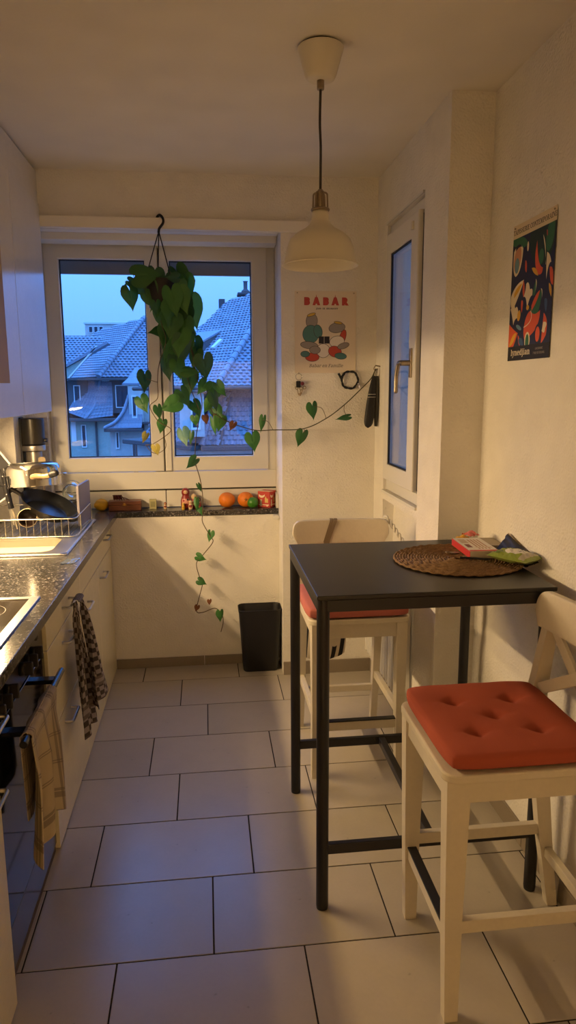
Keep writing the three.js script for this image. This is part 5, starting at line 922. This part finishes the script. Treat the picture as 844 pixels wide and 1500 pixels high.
// bay in the middle with the little turret
{
  const t = thing('turret_house', 'house with narrow turret window and flared tiled skirt beside the middle window post', 'house', [-4.6, -12, -45]);
  partW(t, 'turret_wall', bx(-4.72, -3.87, -0.45, 1.95, -47, -45, 0.02), M.plasterPale); farWin(t, -4.54, -4.22, -0.10, 1.28, -45); partW(t, 'turret_side', bx(-3.88, -2.9, -3.0, 1.72, -47.4, -45.5, 0.02), M.plasterPale);
  const cap = (y0, y1, w0, w1, d) => { const g = new THREE.CylinderGeometry(w1, w0, y1 - y0, 4, 1).rotateY(PI / 4); return g.scale(1, 1, d).translate(-4.25, (y0 + y1) / 2, -45.9); };
  partW(t, 'turret_roof', merge([cap(1.95, 2.06, 1.16, 1.16, 1.2), cap(2.06, 2.35, 1.12, 0.72, 1.2), cap(2.35, 3.03, 0.72, 0.10, 1.2)]), M.roofTile[1]);
  // flared skirt: rows of tiles on a curved slope
  const rows = 9; for (let k = 0; k < rows; k++) {
    const a = k / rows, b = (k + 1) / rows; const fl = (q) => ({ l: -6.15 + 1.42 * Math.pow(q, 0.62), r: -3.95 + 0.10 * q, y: -0.72 + 1.95 * Math.pow(q, 1.25), z: -44.5 - 0.85 * Math.pow(q, 0.7) }); const A = fl(a), B = fl(b);
    const n = 9; const g = []; for (let i = 0; i < n; i++) { const x0 = A.l + (A.r - A.l) * i / n, x1 = A.l + (A.r - A.l) * (i + 1) / n; const ang = Math.atan2(B.y - A.y, A.z - B.z), len = Math.hypot(B.y - A.y, A.z - B.z); g.push(put(new THREE.BoxGeometry(x1 - x0 - 0.01, 0.04, len * 1.15), (x0 + x1) / 2, (A.y + B.y) / 2 + 0.03, (A.z + B.z) / 2, ang - 0.06)); }
    partW(t, 'tile_row', g, M.roofTile[k % 2]).userData.kind = 'stuff';
  }
  partW(t, 'skirt_core', bx(-4.9, -3.9, -0.8, 1.2, -47, -45.2), M.roofBase); partW(t, 'hip_ridge', tube([[-6.18, -0.66, -44.45], [-5.55, -0.30, -44.7], [-5.05, 0.35, -45.0], [-4.74, 1.28, -45.3]], 0.10, 24, 8), M.roofTile[1]);
  partW(t, 'eave', merge([bx(-6.25, -3.9, -0.92, -0.74, -46.5, -44.45, 0.03), bx(-4.0, -3.5, -0.5, -0.35, -46.5, -44.9, 0.03)]), M.gutter);
  partW(t, 'wall', bx(-6.0, -2.9, -12, -0.9, -50, -45.3), M.plasterPale); farWin(t, -5.66, -5.42, -2.05, -0.95, -45.3);
  const sh = partW(t, 'shutter_frame', bx(-4.66, -4.06, -4.2, -1.6, -45.3, -45.22, 0.01), M.farFrame); for (let i = 0; i < 3; i++) partW(sh, 'shutter_panel', bx(-4.62 + i * 0.185, -4.46 + i * 0.185, -4.2, -1.66, -45.22, -45.16, 0.01), M.shutterWood);
}
// long house on the left
{
  const t = thing('long_house', 'long house in the left pane, wide tiled roof above a dark mansard storey', 'house', [-8.6, -12, -60]);
  const K = [-8.619, 2.668, -60], A1 = plane(K, 0, C60), A2 = plane(K, -55 * PI / 180, C60);
  const a1 = [[0, 0], [3.45, 8.5], [7, 8.5], [7, 0]], a2 = [[0, 0], [-3.21, 8.37], [-9.98, 7.4], [-12, 6.0], [-8.08, 3.0], [-5.36, 0]];
  partW(t, 'roof_deck', slab(A1, a1, 0.2), M.roofBase); partW(t, 'roof_deck', slab(A2, a2, 0.2), M.roofBase);
  tilesOn(t, A1, a1, 0.36, 0.34, M.roofTile[0]); tilesOn(t, A2, a2, 0.36, 0.34, M.roofTile[1]);
  ridgeTiles(t, A1.at(0, 0, 0.1), A1.at(3.4, 8.38, 0.1), 22, 0.20);
  // lower wing roof and its pale gable
  const A3 = plane([-12.5, 2.2, -63.5], 0, 38 * PI / 180), a3 = [[-4, 0], [0.2, 0], [3.55, 7.3], [-4, 7.3]]; partW(t, 'wing_roof', slab(A3, a3, 0.2), M.roofBase); tilesOn(t, A3, a3, 0.36, 0.34, M.roofTile[1]);
  const gab = [[-11.9, 3.05], [-9.25, 4.45], [-8.9, 4.75], [-11.3, 2.5], [-12.2, 2.5]]; partW(t, 'gable_wall', extrude(poly(gab), 0.3).translate(0, 0, -60.3), M.plasterGreen);
  partW(t, 'gable_verge', put(bx(0, 5.0, -0.08, 0.16, -1.2, 0.35, 0.02), -12.1, 3.05, -60.1, 0, 0, 0.505), M.roofTile[1]); partW(t, 'gable_board', put(bx(0, 3.6, -0.07, 0.05, 0, 0.3, 0.02), -11.1, 2.55, -60.05, 0, 0, 0.82), M.farFrame);
  partW(t, 'upper_eave', merge([bx(-11.1, -3.2, 2.42, 2.62, -62, -59.7, 0.04)]), M.gutter);
  // mansard storey
  partW(t, 'dormer_wall', bx(-11.7, -9.7, -0.3, 2.45, -63, -60.9, 0.02), M.plasterDark); farWin(t, -10.86, -10.32, 0.2, 2.05, -60.9); partW(t, 'dormer_wall', bx(-7.9, -3.4, -0.3, 2.45, -63, -60.9, 0.02), M.plasterDark);
  const wf = farWin(t, -7.45, -6.35, 0.15, 2.05, -60.9); partW(wf, 'shutter', bx(-7.2, -6.9, 0.25, 1.6, -60.8, -60.72, 0.01), M.farWindow);
  const M1 = [[-8.65, 2.42, -60.8], [-7.72, 2.30, -60.9], [-7.62, -0.45, -60.0], [-9.75, -0.66, -59.5]], M2 = [[-10.0, 2.42, -61.2], [-8.65, 2.42, -60.8], [-9.75, -0.66, -59.5], [-11.4, -0.10, -60.3]];
  for (const q of [M1, M2]) for (let k = 0; k < 11; k++) {
    const g = []; const lerp = (p, r, s) => p.map((v, i) => v + (r[i] - v) * s); const sag = (s) => Math.pow(s, 0.9);
    for (let i = 0; i < 7; i++) { const P = (u, s) => { const a = lerp(q[0], q[1], u), b = lerp(q[3], q[2], u), m = lerp(a, b, sag(s)); m[2] -= 0.35 * Math.sin(s * PI); m[0] += 0.20 * Math.sin(s * PI) * (q === M1 ? 1 - u : u); return V(...m); }; const p00 = P(i / 7, k / 11), p10 = P((i + 1) / 7 - 0.008, k / 11), p01 = P(i / 7, (k + 1.12) / 11), p11 = P((i + 1) / 7 - 0.008, (k + 1.12) / 11); p01.z += 0.06; p11.z += 0.06; const b = (p) => p.clone().add(V(0, 0, -0.08)); g.push(hexa([p00, p10, p11, p01], [b(p00), b(p10), b(p11), b(p01)])); }
    partW(t, 'tile_row', g, M.roofTile[k % 2]).userData.kind = 'stuff';
  }
  partW(t, 'hip_ridge', tube([[-8.65, 2.42, -60.7], [-8.85, 1.2, -60.75], [-9.2, 0.2, -60.2], [-9.76, -0.62, -59.4]], 0.12, 24, 8), M.roofTile[1]);
  partW(t, 'lower_eave', merge([bx(-11.9, -7.2, -0.92, -0.66, -61.5, -59.3, 0.05)]), M.gutter);
  partW(t, 'wall', bx(-12.6, -3.4, -12, -0.85, -66, -60.2), M.plasterGreen); partW(t, 'drainpipe', rod([-9.05, -12, -60.05], [-9.05, -0.8, -60.05], 0.09, 0.09, 8), M.gutter);
  farWin(t, -10.30, -9.90, -3.1, -1.2, -60.2); partW(t, 'shutter', bx(-11.1, -10.72, -2.6, -0.95, -60.2, -60.1, 0.01), M.farFrame); farWin(t, -6.7, -6.2, -3.1, -1.2, -60.2);
  partW(t, 'attic', bx(-12.4, -3.6, -1, 2.4, -75, -61.5), M.plasterDark);
}
function hexa(a, b) {
  const pos = [], q = (p, r, s, u) => { for (const v of [p, r, s, p, s, u]) pos.push(v.x, v.y, v.z); }; q(a[0], a[3], a[2], a[1]); q(b[0], b[1], b[2], b[3]); for (let i = 0; i < 4; i++) { const j = (i + 1) % 4; q(a[i], a[j], b[j], b[i]); }
  const g = new THREE.BufferGeometry(); g.setAttribute('position', new THREE.Float32BufferAttribute(pos, 3)); g.computeVertexNormals(); return metric(g);
}
{
  const t = thing('flat_roof_block', 'distant pale flat-roofed block just above the left roof ridge', 'building', [-17.5, -12, -132]);
  partW(t, 'wall', bx(-20.6, -12, -12, 13.2, -145, -130), M.plasterPale); partW(t, 'roof_edge', bx(-20.8, -11.8, 13.1, 13.5, -145.2, -129.8, 0.05), M.farFrame); for (let i = 0; i < 3; i++) farWin(t, -20.0 + i * 0.9, -19.3 + i * 0.9, 11.6, 12.7, -130);
}
solo('neighbour_wall', bx(3.2, 3.6, -12, 6.5, -9.5, -1), M.plasterPale, 'plain pale neighbouring wall seen dimly through the narrow right window', 'wall');
struct('street_ground', new THREE.BoxGeometry(200, 0.4, 180).translate(0, -12.2, -95), M.ground);

scene.traverse((o) => { if (o.isMesh) { o.castShadow = true; o.receiveShadow = true; } if (o.isLight) o.castShadow = true; });
renderer.render(scene, camera);
